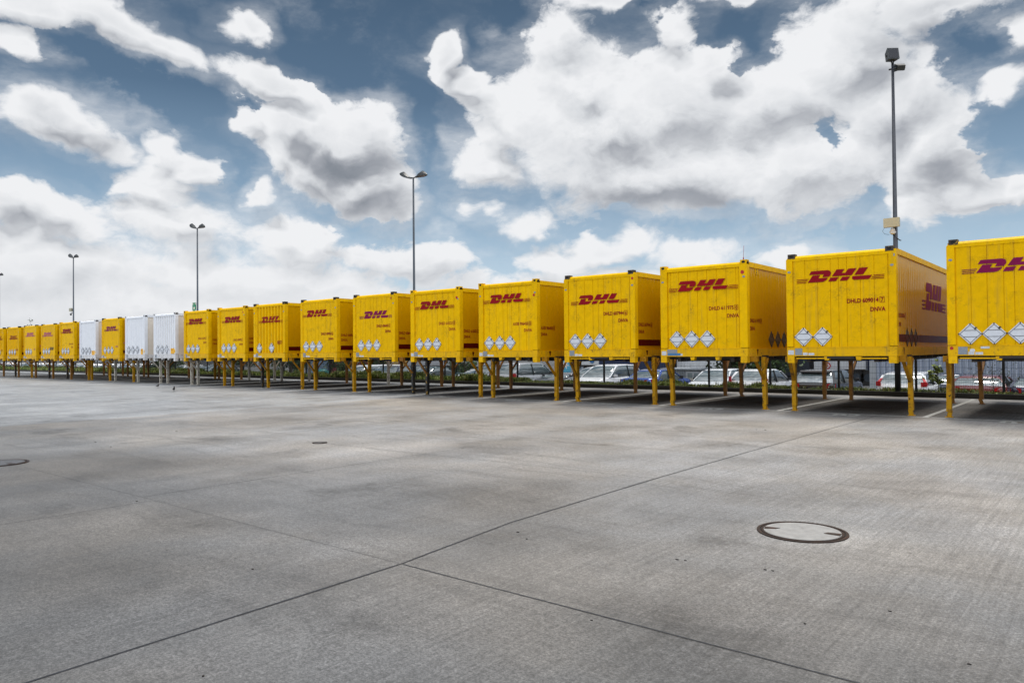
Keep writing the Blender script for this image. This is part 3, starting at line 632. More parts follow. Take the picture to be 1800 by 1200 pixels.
swap_box(-2.96, 3.96, 'A', label='yellow box cut off by the right edge with big purple letters', num='DHLD 607322', box='4', tz=2.65, lz=3.18, lx=.29, lm=purple, lc=red, placs=(.43, .868, 1.33), legs='yybk', legdx=(-.10, .15, -.09, .15), extra=c1x, Y0=18.70)
swap_box(-6.46, 3.945, 'A', label='yellow box marked 609014 with only two white placards', num='DHLD 609014', box='7', placs=(.408, .860), extra=c2x, legdx=(-.08, .12, -.05, .2))
swap_box(-9.97, 3.925, 'B', label='yellow box marked 611975 with a thin antenna on its corner', num='DHLD 611975', box='0', tz=2.66, placs=(.484, .932, 1.38), redband=False, grooves=GB, extra=antenna, legdx=(-.02, .17, -.02, .18))
swap_box(-13.27, 3.91, 'A', label='yellow box marked 607944 next to the antenna box', num='DHLD 607944', box='6', tz=2.655, lz=3.012, placs=(.407, .856, 1.306), extra=disc_at(2.42, 3.70), Y0=18.62)
swap_box(-16.79, 3.90, 'B', label='yellow box marked 906450 with a recessed front frame', num='AXIB 906450', box='0', tz=2.46, lz=3.23, lx=.22, placs=(.46, .92, 1.37), redband=False, extra=disc_at(2.38, 3.42, .04), Y0=18.58, legdx=(.0, .2, -.03, .2))
swap_box(-20.19, 3.87, 'B', label='yellow box marked 610321 behind whose left edge a lamp post rises', num='DHLD 610321', box='8', tz=2.60, lz=3.20, lx=.23, placs=(.45, .90, 1.35), legs='kybb', grooves=GB, extra=disc_at(2.36, 3.55, .045), Y0=18.6)
swap_box(-23.76, 3.91, 'A', label='yellow box marked 606445 with purple letters and a blackened leg', num='DHLD 606445', box='1', tz=2.60, lz=2.96, lx=.40, lm=purple, placs=(.50, .97, 1.45), legs='ykbb', extra=disc_at(2.28, 3.70, .03), Y0=18.78)
swap_box(-27.02, 3.87, 'A', label='yellow box marked 609561 with pale badges on both posts', num='DHLD 609561', box='6', tz=2.38, lz=3.17, lx=.16, placs=(.40, .86, 1.33), Y0=18.56)
swap_box(-30.82, 3.88, 'R', label='yellow corrugated box marked 8037 with two placards', num='8037', num2=None, tz=2.04, th=.15, lz=3.03, lx=.36, placs=(.48, 1.46), pz=1.85, sidenum=False, legs='yyww',
         extra=lambda t, Z, W_, L_: lettering(t, '8033', .95, Z(2.04), .16, red, side=True, y=W_-.024, name='side_number'))
swap_box(-34.13, 3.86, 'B', label='yellow box directly left of the corrugated yellow box', num='DHLD 609079', box='7', tz=2.25, lz=3.16, lx=.38, placs=(.56, 1.02, 1.50), legs='ykbb', grooves=GB, extra=disc_at(2.32, 3.62, .035), Y0=18.7)
swap_box(-37.41, 3.84, 'B', label='yellow box directly right of the corrugated white box', num='DHLD 612379', box='7', tz=2.39, lz=3.20, lx=.22, placs=(.46, .93, 1.40), redband=False, legs='wyww', grooves=GB)
swap_box(-40.96, 3.83, 'R', 'w', label='white corrugated box with an orange plate', lz=None, placs=(.50, 1.0, 1.52), legs='wwww', extra=orng(1.98, 2.40, 1.64, 1.93, 'DHL'), Y0=18.72)
swap_box(-44.59, 3.83, 'W', 'w', label='smooth white box between the corrugated white box and a yellow one', lz=None, placs=(.45, 1.0, 1.55), legs='wwbb', extra=orng(2.02, 2.27, 1.62, 1.93, 'DHL'), Y0=18.75)
swap_box(-47.6, 3.82, 'A', label='yellow box with purple letters between two white boxes', num='607351', num2=None, tz=2.09, lz=3.11, lx=.35, lm=purple, lc=palepur, placs=(.48, .98, 1.45), legs='wyby')
swap_box(-51.11, 3.79, 'W', 'w', label='leftmost white box standing alone among yellow ones', lz=None, placs=(.50, 1.02, 1.55), legs='yybb', extra=orng(1.90, 2.35, 1.60, 1.88, 'DHL'), Y0=18.7)
swap_box(-54.32, 3.80, 'B', label='yellow box with dark red letters just left of the lone white box', num='DHLD 611844', tz=2.36, lz=3.15, lx=.24, placs=(.54, 1.0, 1.46), redband=False, grooves=GB, legs='bybb')
swap_box(-57.64, 3.77, 'A', label='yellow box with a bold black number and washed out letters', num='602469', num2=None, tz=2.03, th=.21, lz=3.02, lx=.20, lm=palepur, placs=(.50, .98, 1.45), black_num=True, legs='bkbb')
swap_box(-61.09, 3.77, 'A', label='yellow box with the palest pink letters, fourth from the left edge', num='6070', num2=None, tz=2.05, th=.12, lz=3.08, lx=.30, lm=palepur, lc=palepur, placs=(.55, 1.0, 1.45), legs='bkbb')
swap_box(-64.63, 3.77, 'R', label='third yellow box from the left edge, with dark red letters', num='4090', num2=None, tz=2.03, th=.14, lz=2.94, lx=.33, placs=(.55, 1.1, 1.65), legs='bybb')
swap_box(-68.0, 3.77, 'R', label='leftmost yellow box, cut off by the left edge of the photo', num='4115', num2=None, tz=2.03, th=.14, lz=2.94, lx=.33, placs=(.55, 1.1, 1.65), legs='bkbb')
# ------------------------------------------------------------------ lamp posts
galv = mat('weathered_galvanised_steel', (.035, .048, .065), .5, metal=.4, var=.2, vscale=3)
lampm = mat('dark_lamp_housing', (.02, .025, .028), .45, var=.2)
lens = mat('brown_lamp_glass', (.10, .065, .05), .2)
beige = mat('beige_cabinet', (.42, .40, .30), .5, var=.05)
greens = mat('green_sign', (.01, .22, .13), .45)
whiten = mat('white_sign_paint', (.75, .75, .75), .4)
def lamp_post(x, zt, label, extra=None):
    t = empty('lamp_post', (x, 27.2, 0), label, 'lamp post', 'tall lamp posts behind the row of boxes')
    MB().tube([(0, 0, .05), (0, 0, 1.2), (0, 0, 1.21), (0, 0, zt)], [.085, .085, .075, .045], 14).build('pole', galv, t)
    for sx, dz, tip in ((-1, .33, 1.0), (1, .02, 1.0)):       # the two flat wing-shaped heads, the left one tipped up
        mb = MB(); st = []
        n = 9
        for i in range(n+1):
            u = i/n; xx = sx*(.14+.94*u); prof = [.05, .09, .13, .16, .18, .185, .17, .14, .09, .02][i]; hw = [.05, .07, .12, .16, .185, .19, .18, .15, .10, .02][i]
            zb = zt-.05+dz*1.2*u*u*(0.8 if sx < 0 else 1)+(.10*u if sx < 0 else 0.0)
            tp = [.08, .09, .12, .18, .24, .28, .27, .21, .13, .02][i]
            st.append([(xx, -hw, zb), (xx, -hw*.8, zb+tp*.6), (xx, 0, zb+tp), (xx, hw*.8, zb+tp*.6), (xx, hw, zb)])
        vs = [p for s_ in st for p in s_]
        mb.add(vs, [(i*5+k, i*5+(k+1) % 5, (i+1)*5+(k+1) % 5, (i+1)*5+k) for i in range(n) for k in range(5)]+[(0, 1, 2, 3, 4), tuple(range(n*5, n*5+5))[::-1]], sm=False)
        hd = mb.build('lamp_head', lampm, t)
        g = MB(); a = [Vector(st[i][0])+Vector((0, .03, -.004)) for i in (3, 8)]; b = [Vector(st[i][4])+Vector((0, -.03, -.004)) for i in (8, 3)]
        g.add([a[0], a[1], b[0], b[1]], [(0, 1, 2, 3)]); g.build('lamp_glass', lens, hd)
        MB().tube([(0, 0, zt-.05), (sx*.2, 0, zt-.01+(.02 if sx < 0 else 0))], .03, 8).build('arm', lampm, t)
    if extra: extra(t, zt)
    return t
def camera_box(t, zt):
    b = MB().box(-.75, -.30, -.12, .12, 5.75, 6.05).build('junction_box', beige, t)
    MB().tube([(0, 0, 5.9), (-.35, 0, 5.9)], .03, 8).build('bracket', galv, t)
    MB().tube([(-.08, 0, 5.62), (-.62, 0, 5.60), (-.62, 0, 5.52)], .03, 8).tube([(-.62, 0, 5.54), (-.62, 0, 5.38)], [.10, .07], 10).build('dome_camera', lampm, t)
def assembly_sign(t, zt):
    s = MB().box(-.58, -.06, -.10, -.07, 4.72, 5.42).build('assembly_sign', greens, t)
    mb = MB()
    for sx in (-1, 1):
        for sz in (-1, 1):
            c = Vector((-.32+sx*.17, -.102, 5.07+sz*.24)); d = Vector((-sx, 0, -sz))*.06; p = Vector((sx, 0, -sz))*.055
            mb.prism([c+d*.9, c-d*.6+p, c-d*.6-p], (0, -.004, 0)); mb.prism([c-d*.4+p*.3, c-d*1.3+p*.3, c-d*1.3-p*.3, c-d*.4-p*.3], (0, -.004, 0))
    for (a, b, h, w) in ((-.32, 5.05, .16, .03), (-.38, 5.03, .12, .025), (-.26, 5.03, .12, .025)):
        mb.box(a-w, a+w, -.106, -.102, b-h/2-.04, b+h/2-.04); mb.prism([(a+.022*cos(q), -.106, b+h/2+.022*sin(q)) for q in [2*pi*i/10 for i in range(10)]], (0, .004, 0))
    mb.build('pictogram', whiten, s)
lamp_post(-29.24, 11.0, 'twin-headed lamp post rising behind the box marked 610321')
lamp_post(-52.5, 10.92, 'twin-headed lamp post carrying a small green sign', assembly_sign)
lamp_post(-75.8, 10.8, 'twin-headed lamp post with a small camera box near the boxes', camera_box)
lamp_post(-96.95, 10.65, 'twin-headed lamp post of which only one head shows at the left edge')
t = empty('floodlight_post', (-5.78, 27.2, 0), 'tall floodlight post behind the box marked 609014', 'lamp post', 'tall lamp posts behind the row of boxes')
MB().tube([(0, 0, .05), (0, 0, 4.2), (0, 0, 4.22), (0, 0, 11.15)], [.095, .09, .078, .042], 16).build('pole', mat('grey_floodlight_pole', (.045, .05, .062), .45, metal=.4, var=.2), t)
def flood(cx, cy, cz, w, h, d, rx, rz, name='floodlight'):
    R_ = Matrix.Rotation(rz, 4, 'Z') @ Matrix.Rotation(rx, 4, 'X'); T_ = Matrix.Translation((cx, cy, cz)) @ R_
    mb = MB(); P_ = [(-w/2, -d/2, -h/2), (w/2, -d/2, -h/2), (w/2, -d/2, h/2), (-w/2, -d/2, h/2)]; Q_ = [(-w*.38, d/2, -h*.36), (w*.38, d/2, -h*.36), (w*.38, d/2, h*.36), (-w*.38, d/2, h*.36)]
    mb.add([T_ @ Vector(p) for p in P_+Q_], [(0,1,2,3), (7,6,5,4), (0,4,5,1), (1,5,6,2), (2,6,7,3), (3,7,4,0)])
    o = mb.build(name, lampm, t)
    g = MB(); e = .04; g.add([T_ @ Vector(p) for p in ((-w/2+e, -d/2-.006, -h/2+e), (w/2-e, -d/2-.006, -h/2+e), (w/2-e, -d/2-.006, h/2-e), (-w/2+e, -d/2-.006, h/2-e))], [(0, 1, 2, 3)])
    g.build('front_glass', mat('dark_lamp_glass', (.012, .012, .016), .1), o)
    b = MB()
    for sx in (-1, 1): b.bar(T_ @ Vector((sx*w*.5, 0, 0)), Vector((0, 0, cz-h*.62)), .03)
    b.build('yoke', lampm, o)
flood(-.02, -.06, 11.38, .37, .40, .28, rad(-12), rad(38)); flood(.20, .12, 10.98, .33, .22, .20, rad(-25), rad(215))
MB().tube([(-.12, 0, 10.95), (.12, 0, 10.95)], .03, 8).build('cross_arm', lampm, t)
mb = MB().box(-.31, .17, -.24, -.10, 5.62, 5.92); mb.build('beige_cabinet', beige, t)
MB().tube([(-.06, -.10, 5.60), (-.06, -.10, 5.46)], [.05, .10], 14).tube([(-.06, -.10, 5.46), (-.06, -.10, 5.38)], [.11, .05], 14).build('dome_camera', mat('white_plastic', (.6, .6, .6), .4), t)
MB().tube([(-.06, -.08, 5.38), (.13, -.02, 5.18), (.17, 0, 5.17)], .018, 6).build('cable_bracket', lampm, t)
MB().tube([(-.30, -.15, 5.62), (-.36, -.15, 5.52), (-.30, -.15, 5.42), (-.16, -.12, 5.38)], .006, 5).build('cable', lampm, t)
# ------------------------------------------------------------------ fence behind the kerb
fwire = mat('dark_fence_steel', (.016, .018, .02), .5, metal=.3)
ft = empty('mesh_fence', (0, 27.6, 0), 'dark double-wire mesh fence behind the kerb', 'fence')
postm = None; panm = {}
fx = -2.86; k = 0
while fx > -128:
    if postm is None:
        o = MB().box(-.035, .035, -.03, .03, .05, 2.05).build('post', fwire, ft); postm = o.data
    else: o = link(bpy.data.objects.new('post', postm)); o.parent = ft
    o.location.x = fx
    sp = .05 if fx > -62 else .10
    if sp not in panm:
        mb = MB(); n = int(2.43/sp); w = .0021 if sp == .05 else .003
        for i in range(n): mb.box(-.04-i*sp-w, -.04-i*sp+w, -.004, .004, .10, 2.02)
        for j in range(10):
            for yy in (-.012, .012): mb.box(-2.45, 0, yy-.004, yy+.004, .14+j*.2, .148+j*.2)
        o = mb.build('mesh_panel', fwire, ft); panm[sp] = o.data
    else: o = link(bpy.data.objects.new('mesh_panel', panm[sp])); o.parent = ft
    o.location.x = fx; fx -= 2.45
for q in (1, 2):
    o = link(bpy.data.objects.new('mesh_panel', panm[.05])); o.parent = ft; o.location.x = -2.86+2.45*q
    o = link(bpy.data.objects.new('post', postm)); o.parent = ft; o.location.x = -2.86+2.45*q
# ------------------------------------------------------------------ plants
def leafmat(name, col, var=.35):
    m = mat(name, col, .55, var=var, vscale=9); return m
grassm = leafmat('weed_green', (.20, .25, .05)); grassd = leafmat('dark_weed_green', (.08, .13, .025)); dry = leafmat('dry_grass', (.24, .20, .09))
def weeds(x0, x1, n, hmin, hmax, seed, name, label):
    r = random.Random(seed); mb = MB(); cl = []
    for i in range(int(abs(x1-x0)*1.6)): cl.append((r.uniform(x0, x1), r.uniform(27.0, 28.3), r.uniform(.25, 1.0)))
    for i in range(n):
        if r.random() < .7:
            cx, cy, hh = r.choice(cl); px = cx+r.gauss(0, .22); py = cy+r.gauss(0, .12)
        else: px = r.uniform(x0, x1); py = r.uniform(26.97, 28.4); hh = .35
        py = min(max(py, 26.95), 28.45); h = hmin+(hmax-hmin)*hh*r.uniform(.5, 1.1); w = r.uniform(.010, .03)*(1 if x1 > -40 else 1.8)
        a = r.uniform(0, 2*pi); dx_, dy_ = cos(a), sin(a); b = r.uniform(.05, .35)*h; mi = 0 if r.random() < .62 else (1 if r.random() < .8 else 2)
        p0 = (px-dy_*w, py+dx_*w, .07); p1 = (px+dy_*w, py-dx_*w, .07); p2 = (px+dx_*b*.4+dy_*w, py+dy_*b*.4-dx_*w, .07+h*.6); p3 = (px+dx_*b*.4-dy_*w, py+dy_*b*.4+dx_*w, .07+h*.6); p4 = (px+dx_*b, py+dy_*b, .07+h)
        mb.add([p0, p1, p2, p3, p4], [(0, 1, 2, 3), (3, 2, 4)], mi)
        if r.random() < .55:
            for q in range(3):
                zz = .07+h*r.uniform(.3, .95); aa = r.uniform(0, 2*pi); l = r.uniform(.03, .07); qx, qy = px+dx_*b*.4, py+dy_*b*.4
                mb.add([(qx, qy, zz), (qx+l*cos(aa)-.4*l*sin(aa), qy+l*sin(aa), zz+l*.3), (qx+1.6*l*cos(aa), qy+1.6*l*sin(aa), zz+.2*l), (qx+l*cos(aa)+.4*l*sin(aa), qy+l*sin(aa), zz+l*.5)], [(0, 1, 2, 3)], mi)
    tag(mb.build(name, [grassm, grassd, dry]), label, 'weeds', None, 'stuff')
weeds(3, -9.5, 1300, .08, .24, 1, 'sparse_weeds', 'sparse dry weeds along the kerb at the right')
weeds(-9.5, -24, 8000, .06, .32, 2, 'kerbside_weeds', 'green weeds growing along the kerb by the parked cars')
weeds(-24, -60, 24000, .18, .52, 3, 'dense_weeds', 'dense green weed strip along the far kerb')
weeds(-60, -135, 26000, .25, .55, 4, 'distant_weeds', 'distant green hedge-like weed strip at the left')
bark = mat('grey_brown_bark', (.07, .055, .04), .85, var=.3, vscale=14, bump=.01, bscale=30)
def tree(name, loc, H, W_, n, label, cat='tree', z0=.25, leafs=None, seed=1, leaf=.11, group=None, limbs=9, tr=.09, squash=1.0):
    r = random.Random(seed); t = empty(name, loc, label, cat, group); leafs = leafs or leafmat('tree_leaf_green', (.035, .065, .015)); tips = []
    mb = MB(); mb.tube([(0, 0, 0), (.03*H*.2, 0, H*.3), (-.02*H, .01*H, H*.62), (0, 0, H*.92)], [tr, tr*.8, tr*.5, tr*.12], 8)
    for i in range(limbs):
        a = r.uniform(0, 2*pi); z = H*r.uniform(z0, .8); l = W_*r.uniform(.5, 1.0)*(1-.45*abs(z/H-.5))
        e = Vector((cos(a)*l, sin(a)*l, z+l*r.uniform(.15, .7))); m_ = Vector((cos(a)*l*.5, sin(a)*l*.5, z+l*.2))
        mb.tube([(0, 0, z), m_, e], [tr*.45, tr*.25, tr*.08], 5); tips += [(e, l*.42), (m_, l*.34)]
        for q in range(2):
            e2 = m_+Vector((r.uniform(-1, 1), r.uniform(-1, 1), r.uniform(.1, .9)))*l*.45; mb.tube([m_, e2], [tr*.18, tr*.05], 4); tips.append((e2, l*.32))
    tips.append((Vector((0, 0, H*.93)), W_*.3))
    mb.build('trunk', bark, t)
    c = MB()
    for i in range(n):
        p, s_ = r.choice(tips); d = Vector((r.gauss(0, 1), r.gauss(0, 1), r.gauss(0, .8))); d = d.normalized()*s_*r.random()**.45*1.25
        q = p+d
        if q.z < .1: q.z = .1+r.random()*.3
        u = Vector((r.uniform(-1, 1), r.uniform(-1, 1), r.uniform(-1, 1))).normalized(); v = u.cross(Vector((r.uniform(-1, 1), r.uniform(-1, 1), r.uniform(-1, 1)))).normalized()
        L = leaf*r.uniform(.6, 1.3); c.add([q-u*L*.5, q+v*L*.32, q+u*L*.5, q-v*L*.32], [(0, 1, 2, 3)], 0 if r.random() < .7 else 1)
    c.build('crown', [leafs, leafmat(leafs.name+'_pale', tuple(x*1.7 for x in (.035, .065, .015)))] if leafs.name == 'tree_leaf_green' else [leafs, leafs], t)
    return t
limeg = leafmat('young_lime_leaf', (.18, .24, .03)); darkg = leafmat('tree_leaf_green', (.035, .065, .015))
tree('young_sapling', (-4.75, 28.1, 0), 1.30, .34, 150, 'small lime green sapling behind the fence below the box marked 609014', leafs=limeg, seed=4, leaf=.13, limbs=7, tr=.012)
tree('wispy_shrub', (-3.2, 28.05, 0), 1.25, .85, 330, 'wispy dark leaved shrub growing behind the kerb at the right', 'shrub', leafs=leafmat('dull_shrub_leaf', (.06, .075, .035)), seed=9, leaf=.055, limbs=12, tr=.014, z0=.1)
TG = 'trees beyond the car park'
tree('bushy_tree', (-19.0, 44.5, -.75), 5.2, 2.6, 9000, 'dark bushy tree behind the silver cars below the box marked 611975', seed=11, leaf=.22, group=TG, z0=.05, limbs=22)
tree('bushy_tree', (-17.2, 45.8, -.75), 4.6, 2.0, 5000, 'smaller dark bushy tree behind the white hatchback with a red lamp', seed=12, leaf=.22, group=TG, z0=.05, limbs=18)
tree('bushy_tree', (-37.6, 40, -.75), 3.6, 1.7, 2600, 'green tree beside the grey trailer below the box marked 610321', seed=13, leaf=.16, group=TG, z0=.1, limbs=14, leafs=leafmat('mid_green_leaf', (.07, .12, .03)))
tree('bushy_tree', (-54, 45, -.75), 4.4, 2.1, 5000, 'dark tree in front of the yellow building below the box marked 606445', seed=14, leaf=.2, group=TG, z0=.05, limbs=18)
tree('bushy_tree', (-60.5, 46, -.75), 5.0, 2.2, 5000, 'dark tree between the red containers and the white van', seed=15, leaf=.22, group=TG, z0=.05, limbs=18)
tree('bushy_tree', (-67.5, 45, -.75), 5.2, 2.5, 6000, 'big dark tree below the corrugated yellow box', seed=16, leaf=.24, group=TG, z0=.02, limbs=24)
tree('bushy_tree', (-57.0, 33.5, -.75), 4.0, 1.6, 3500, 'dark round tree standing right of the teal car', seed=17, leaf=.2, group=TG, z0=.25, limbs=16)
tree('bushy_tree', (-50.5, 33.8, -.75), 4.0, 1.5, 3500, 'dark round tree seen between two white rear legs', seed=18, leaf=.2, group=TG, z0=.25, limbs=16)
tree('bushy_tree', (-69.5, 33.2, -.75), 4.2, 1.9, 4500, 'dark tree left of the teal car below the corrugated white box', seed=19, leaf=.22, group=TG, z0=.15, limbs=18)
tree('slim_tree', (-93.9, 29.3, -.5), 6.5, .75, 900, 'slim tree whose twigs rise above the leftmost yellow boxes', seed=21, leaf=.16, limbs=12, z0=.5, tr=.05, group=TG)
# ------------------------------------------------------------------ birds pecking on the concrete
birdm = mat('black_feathers', (.012, .012, .014), .6)
def bird(x, y, rz, label, up):
    b = empty('crow', (x, y, 0), label, 'bird', 'two black birds on the concrete', rz); b.scale = (.8, .8, .8)
    mb = MB(); sp = [(-.17, .115, .010), (-.10, .13, .030), (-.03, .145, .052), (.05, .155, .055), (.11, .175+up*.02, .042), (.15, .20+up*.04, .030), (.175, .225+up*.05, .030), (.20, .235+up*.05, .024), (.215, .23+up*.05, .008)]
    mb.tube([(a, 0, z) for a, z, _ in sp], [q for _, _, q in sp], 10); mb.build('body', birdm, b)
    mb = MB().tube([(.205, 0, .232+up*.05), (.25, 0, .215+up*.05)], [.010, .002], 6).build('beak', birdm, b)
    MB().prism([(-.27, -.03, .095), (-.27, .03, .095), (-.12, .02, .13), (-.12, -.02, .13)], (0, 0, .012)).build('tail', birdm, b)
    for sy in (-1, 1):
        MB().tube([(.02, sy*.022, .11), (.01, sy*.025, .05), (.025, sy*.025, .006)], [.008, .005, .004], 5).tube([(-.01, sy*.025, .005), (.06, sy*.025, .004)], .004, 4).build('leg', birdm, b)
        MB().prism([(.07, sy*.045, .165), (-.02, sy*.058, .155), (-.14, sy*.035, .12), (-.05, sy*.055, .12), (.05, sy*.052, .13)], (0, sy*.008, 0)).build('wing', birdm, b)
bird(-35.7, 16.5, rad(135), 'black bird pecking on the concrete below the corrugated white box', 0)
bird(-31.4, 15.2, rad(-20), 'black bird standing further out on the concrete than the other', 1)
# dark oil spots on the concrete, built as small raised chips
lit = mat('dark_oil', (.018, .014, .012), .8); mb = MB(); r = random.Random(6)
for (px, py) in [(1190,983),(1205,985),(1345,1001),(1358,1003),(1040,1090),(1703,1167),(910,935),(1330,755),(1345,755.5),(357,1188),(444,1000),(195,785),(168,777),(310,758),(240,881),(1564,1074),(1415,1096),(926,947)]:
    d = ray(px, py); k_ = -EYE/d.z; cx, cy = d.x*k_, d.y*k_; n = 6; s_ = .006+.0011*k_*r.uniform(.4, 1.2)
    mb.prism([(cx+s_*r.uniform(.5, 1.3)*cos(2*pi*i/n), cy+s_*r.uniform(.4, 1.0)*sin(2*pi*i/n), .001) for i in range(n)], (0, 0, .004))
tag(mb.build('oil_spots', lit), 'small dark oil spots scattered on the concrete', 'oil_spots', None, 'stuff')
# ------------------------------------------------------------------ parked cars
glass = mat('tinted_car_glass', (.11, .15, .16), .05, spec=1.0, coat=1.0, var=0); glass.node_tree.nodes['Principled BSDF'].inputs['IOR'].default_value = 1.9
tyre = mat('tyre_rubber', (.02, .02, .02), .8); rimm = mat('alloy_rim', (.35, .36, .37), .35, metal=.8)
trimm_ = mat('black_car_plastic', (.018, .018, .02), .5); tail = mat('red_tail_lamp', (.45, .01, .015), .15, coat=.6); headl = mat('clear_head_lamp', (.5, .52, .55), .12, coat=.6)
npl = mat('number_plate_white', (.6, .6, .58), .4); npy = mat('number_plate_yellow', (.6, .42, .03), .4)
CARC = dict(white=(.82, .84, .86), silver=(.45, .47, .50), grey=(.10, .105, .12), black=(.012, .013, .016), blue=(.025, .08, .36), navy=(.012, .02, .05), red=(.14, .004, .006), teal=(.012, .05, .055), bright=(.68, .71, .74))
CARM = {k: mat('car_paint_'+k, v, .25, coat=.8, var=0, metal=.35 if k in ('silver', 'grey', 'navy', 'blue', 'teal') else 0) for k, v in CARC.items()}
#            length height  hood-end  screen-top  roof-end  rear-glass-base  tail height  belt  hood height width
SHAPES = dict(hatch=(3.9, 1.45, 1.00, 1.75, 3.30, 3.80, .98, .92, .88, 1.70), estate=(4.5, 1.45, 1.20, 1.95, 4.05, 4.42, 1.0, .93, .90, 1.76), saloon=(4.5, 1.42, 1.20, 1.95, 3.15, 3.80, 1.02, .92, .90, 1.74),
              mpv=(4.2, 1.62, .85, 1.75, 3.75, 4.12, 1.05, 1.0, .98, 1.76), suv=(4.75, 1.70, 1.25, 1.95, 4.05, 4.60, 1.12, 1.06, 1.08, 1.86), van=(4.9, 1.95, .8, 1.6, 4.75, 4.85, 1.1, 1.1, 1.05, 1.88))
def car(x, y, shape, colr, label, back=False, H=None, W_=None, z=-.75, rz=0.0, plate_=None, biglamp=False, spoiler=False, rails=False):
    L, Hh, hx, sx, re, rb, th_, belt, hz, wd = SHAPES[shape]; Hh = H or Hh; wd = W_ or wd; pm = CARM[colr]
    t = empty('parked_car', (x, y, z), label, 'car', 'cars parked beyond the fence', rz)
    # car coordinates: s along the car from the nose, mapped to y; back=True turns its tail to the fence
    F = (lambda s: L-s) if back else (lambda s: s); S = -1 if back else 1
    def loft(mb, secs, closed=True, mi=0):
        n = len(secs[0]); vs = [(p[0], F(p[1]), p[2]) for s_ in secs for p in s_]
        fs = [(i*n+k, i*n+(k+1) % n, (i+1)*n+(k+1) % n, (i+1)*n+k) for i in range(len(secs)-1) for k in range(n if closed else n-1)]
        if closed: fs += [tuple(range(n))[::-1], tuple(range((len(secs)-1)*n, len(secs)*n))]
        mb.add(vs, fs, mi, True)
    w = wd/2; st = []
    prof = [(0, .30, hz-.22, .80), (.04, .22, hz-.12, .88), (.25, .2, hz-.05, .96), (.6, .2, hz, .99), (hx, .2, belt+.0, 1.0), (sx, .2, belt, 1.0), (L*.6, .2, belt+.01, 1.0), (re, .2, belt+.02, 1.0), (min(rb, L-.12), .22, th_, .985), (L-.06, .26, th_-.04, .94), (L, .36, th_-.16, .86)]
    for s_, zb, zt_, k in prof:
        ww = w*k; st.append([(-ww*.86, s_, zb), (-ww*.97, s_, zb+.12), (-ww, s_, .62), (-ww*.985, s_, zt_-.07), (-ww*.93, s_, zt_-.015), (-ww*.80, s_, zt_), (ww*.80, s_, zt_), (ww*.93, s_, zt_-.015), (ww*.985, s_, zt_-.07), (ww, s_, .62), (ww*.97, s_, zb+.12), (ww*.86, s_, zb)])
    mb = MB(); loft(mb, st)
    o = mb.build('body', pm, t)
    # glasshouse
    def cab(mb, inset, zlo, scale_top=0.0, cap=True):
        secs = []
        R = [(hx-.05, belt, belt+.01, .86), (hx+(sx-hx)*.5, belt, belt+(Hh-belt)*.60, .86), (sx-.08, belt, Hh-.065, .86), (sx+.18, belt, Hh-.02, .86), ((sx+re)/2, belt, Hh, .86), (re-.15, belt, Hh-.03, .86), (re, belt, Hh-.07, .86), ((re+rb)/2, belt, belt+(Hh-belt)*.52 if shape != 'van' else Hh-.2, .85), (rb, belt, max(th_-.02, belt)+.01, .84)]
        for s_, z0, z1, k in R:
            fr = (z1-belt)/(Hh-belt); wl = w*.955-inset; wu = (w*.955-(w*.20)*fr)-inset; zc = max(z1-.045, z0+.004)
            secs.append([(-wl, s_, z0-.03), (-(wl*.3+wu*.7), s_, z0+(zc-z0)*.75), (-wu, s_, zc), (-wu*.86, s_, z1), (wu*.86, s_, z1), (wu, s_, zc), ((wl*.3+wu*.7), s_, z0+(zc-z0)*.75), (wl, s_, z0-.03)])
        return secs
    mb = MB(); secs = cab(mb, .0, belt); loft(mb, secs); mb.build('windows', glass, t)
    # painted roof panel and pillars stand proud of the glass
    mb = MB(); rs = []
    for s_ in secs[2:7]: rs.append([(a*1.004, b, c+.008) for a, b, c in s_[2:6]])
    n = 4; vs = [(p[0], F(p[1]), p[2]) for s_ in rs for p in s_]+[(p[0]*.99, F(p[1]), p[2]-.03) for s_ in rs for p in s_]; m = len(rs)*n
    fs = [(i*n+k, i*n+k+1, (i+1)*n+k+1, (i+1)*n+k) for i in range(len(rs)-1) for k in range(n-1)]; fs += [tuple(m+q for q in f)[::-1] for f in fs]
    ed = [i*n for i in range(len(rs))]+[(len(rs)-1)*n+k for k in range(1, n)]+[i*n+n-1 for i in range(len(rs)-2, -1, -1)]+[2, 1]
    fs += [(ed[i], ed[(i+1) % len(ed)], ed[(i+1) % len(ed)]+m, ed[i]+m) for i in range(len(ed))]
    mb.add(vs, fs, 0, True); rf = mb.build('roof', pm, t)
    if rails:
        for sx_ in (-1, 1): MB().tube([(sx_*w*.70, F(sx+.1), Hh+.02), (sx_*w*.70, F((sx+re)/2), Hh+.05), (sx_*w*.70, F(re-.1), Hh+.02)], .018, 6).build('roof_rail', rimm, rf)
    for sx_ in (-1, 1):
        idx = 2 if sx_ < 0 else 5
        def side(i, fr_):                                # point on the side glass edge: fr_ 0 belt, 1 roof edge
            q = secs[i]; a, b = (q[0], q[2]) if sx_ < 0 else (q[7], q[5]); return Vector((a[0]+(b[0]-a[0])*fr_+sx_*.006, F(a[1]+(b[1]-a[1])*fr_), a[2]+(b[2]-a[2])*fr_+.006))
        MB().bar(side(0, .3), side(2, 1), .075, .03).build('front_pillar', pm, t)
        MB().bar(side(4, .0), side(4, 1), .09, .02, side=(0, 1, 0)).build('door_pillar', trimm_, t)
        MB().bar(side(8, .3), side(6, 1), .15 if shape in ('hatch', 'suv') else .10, .03).build('rear_pillar', pm, t)
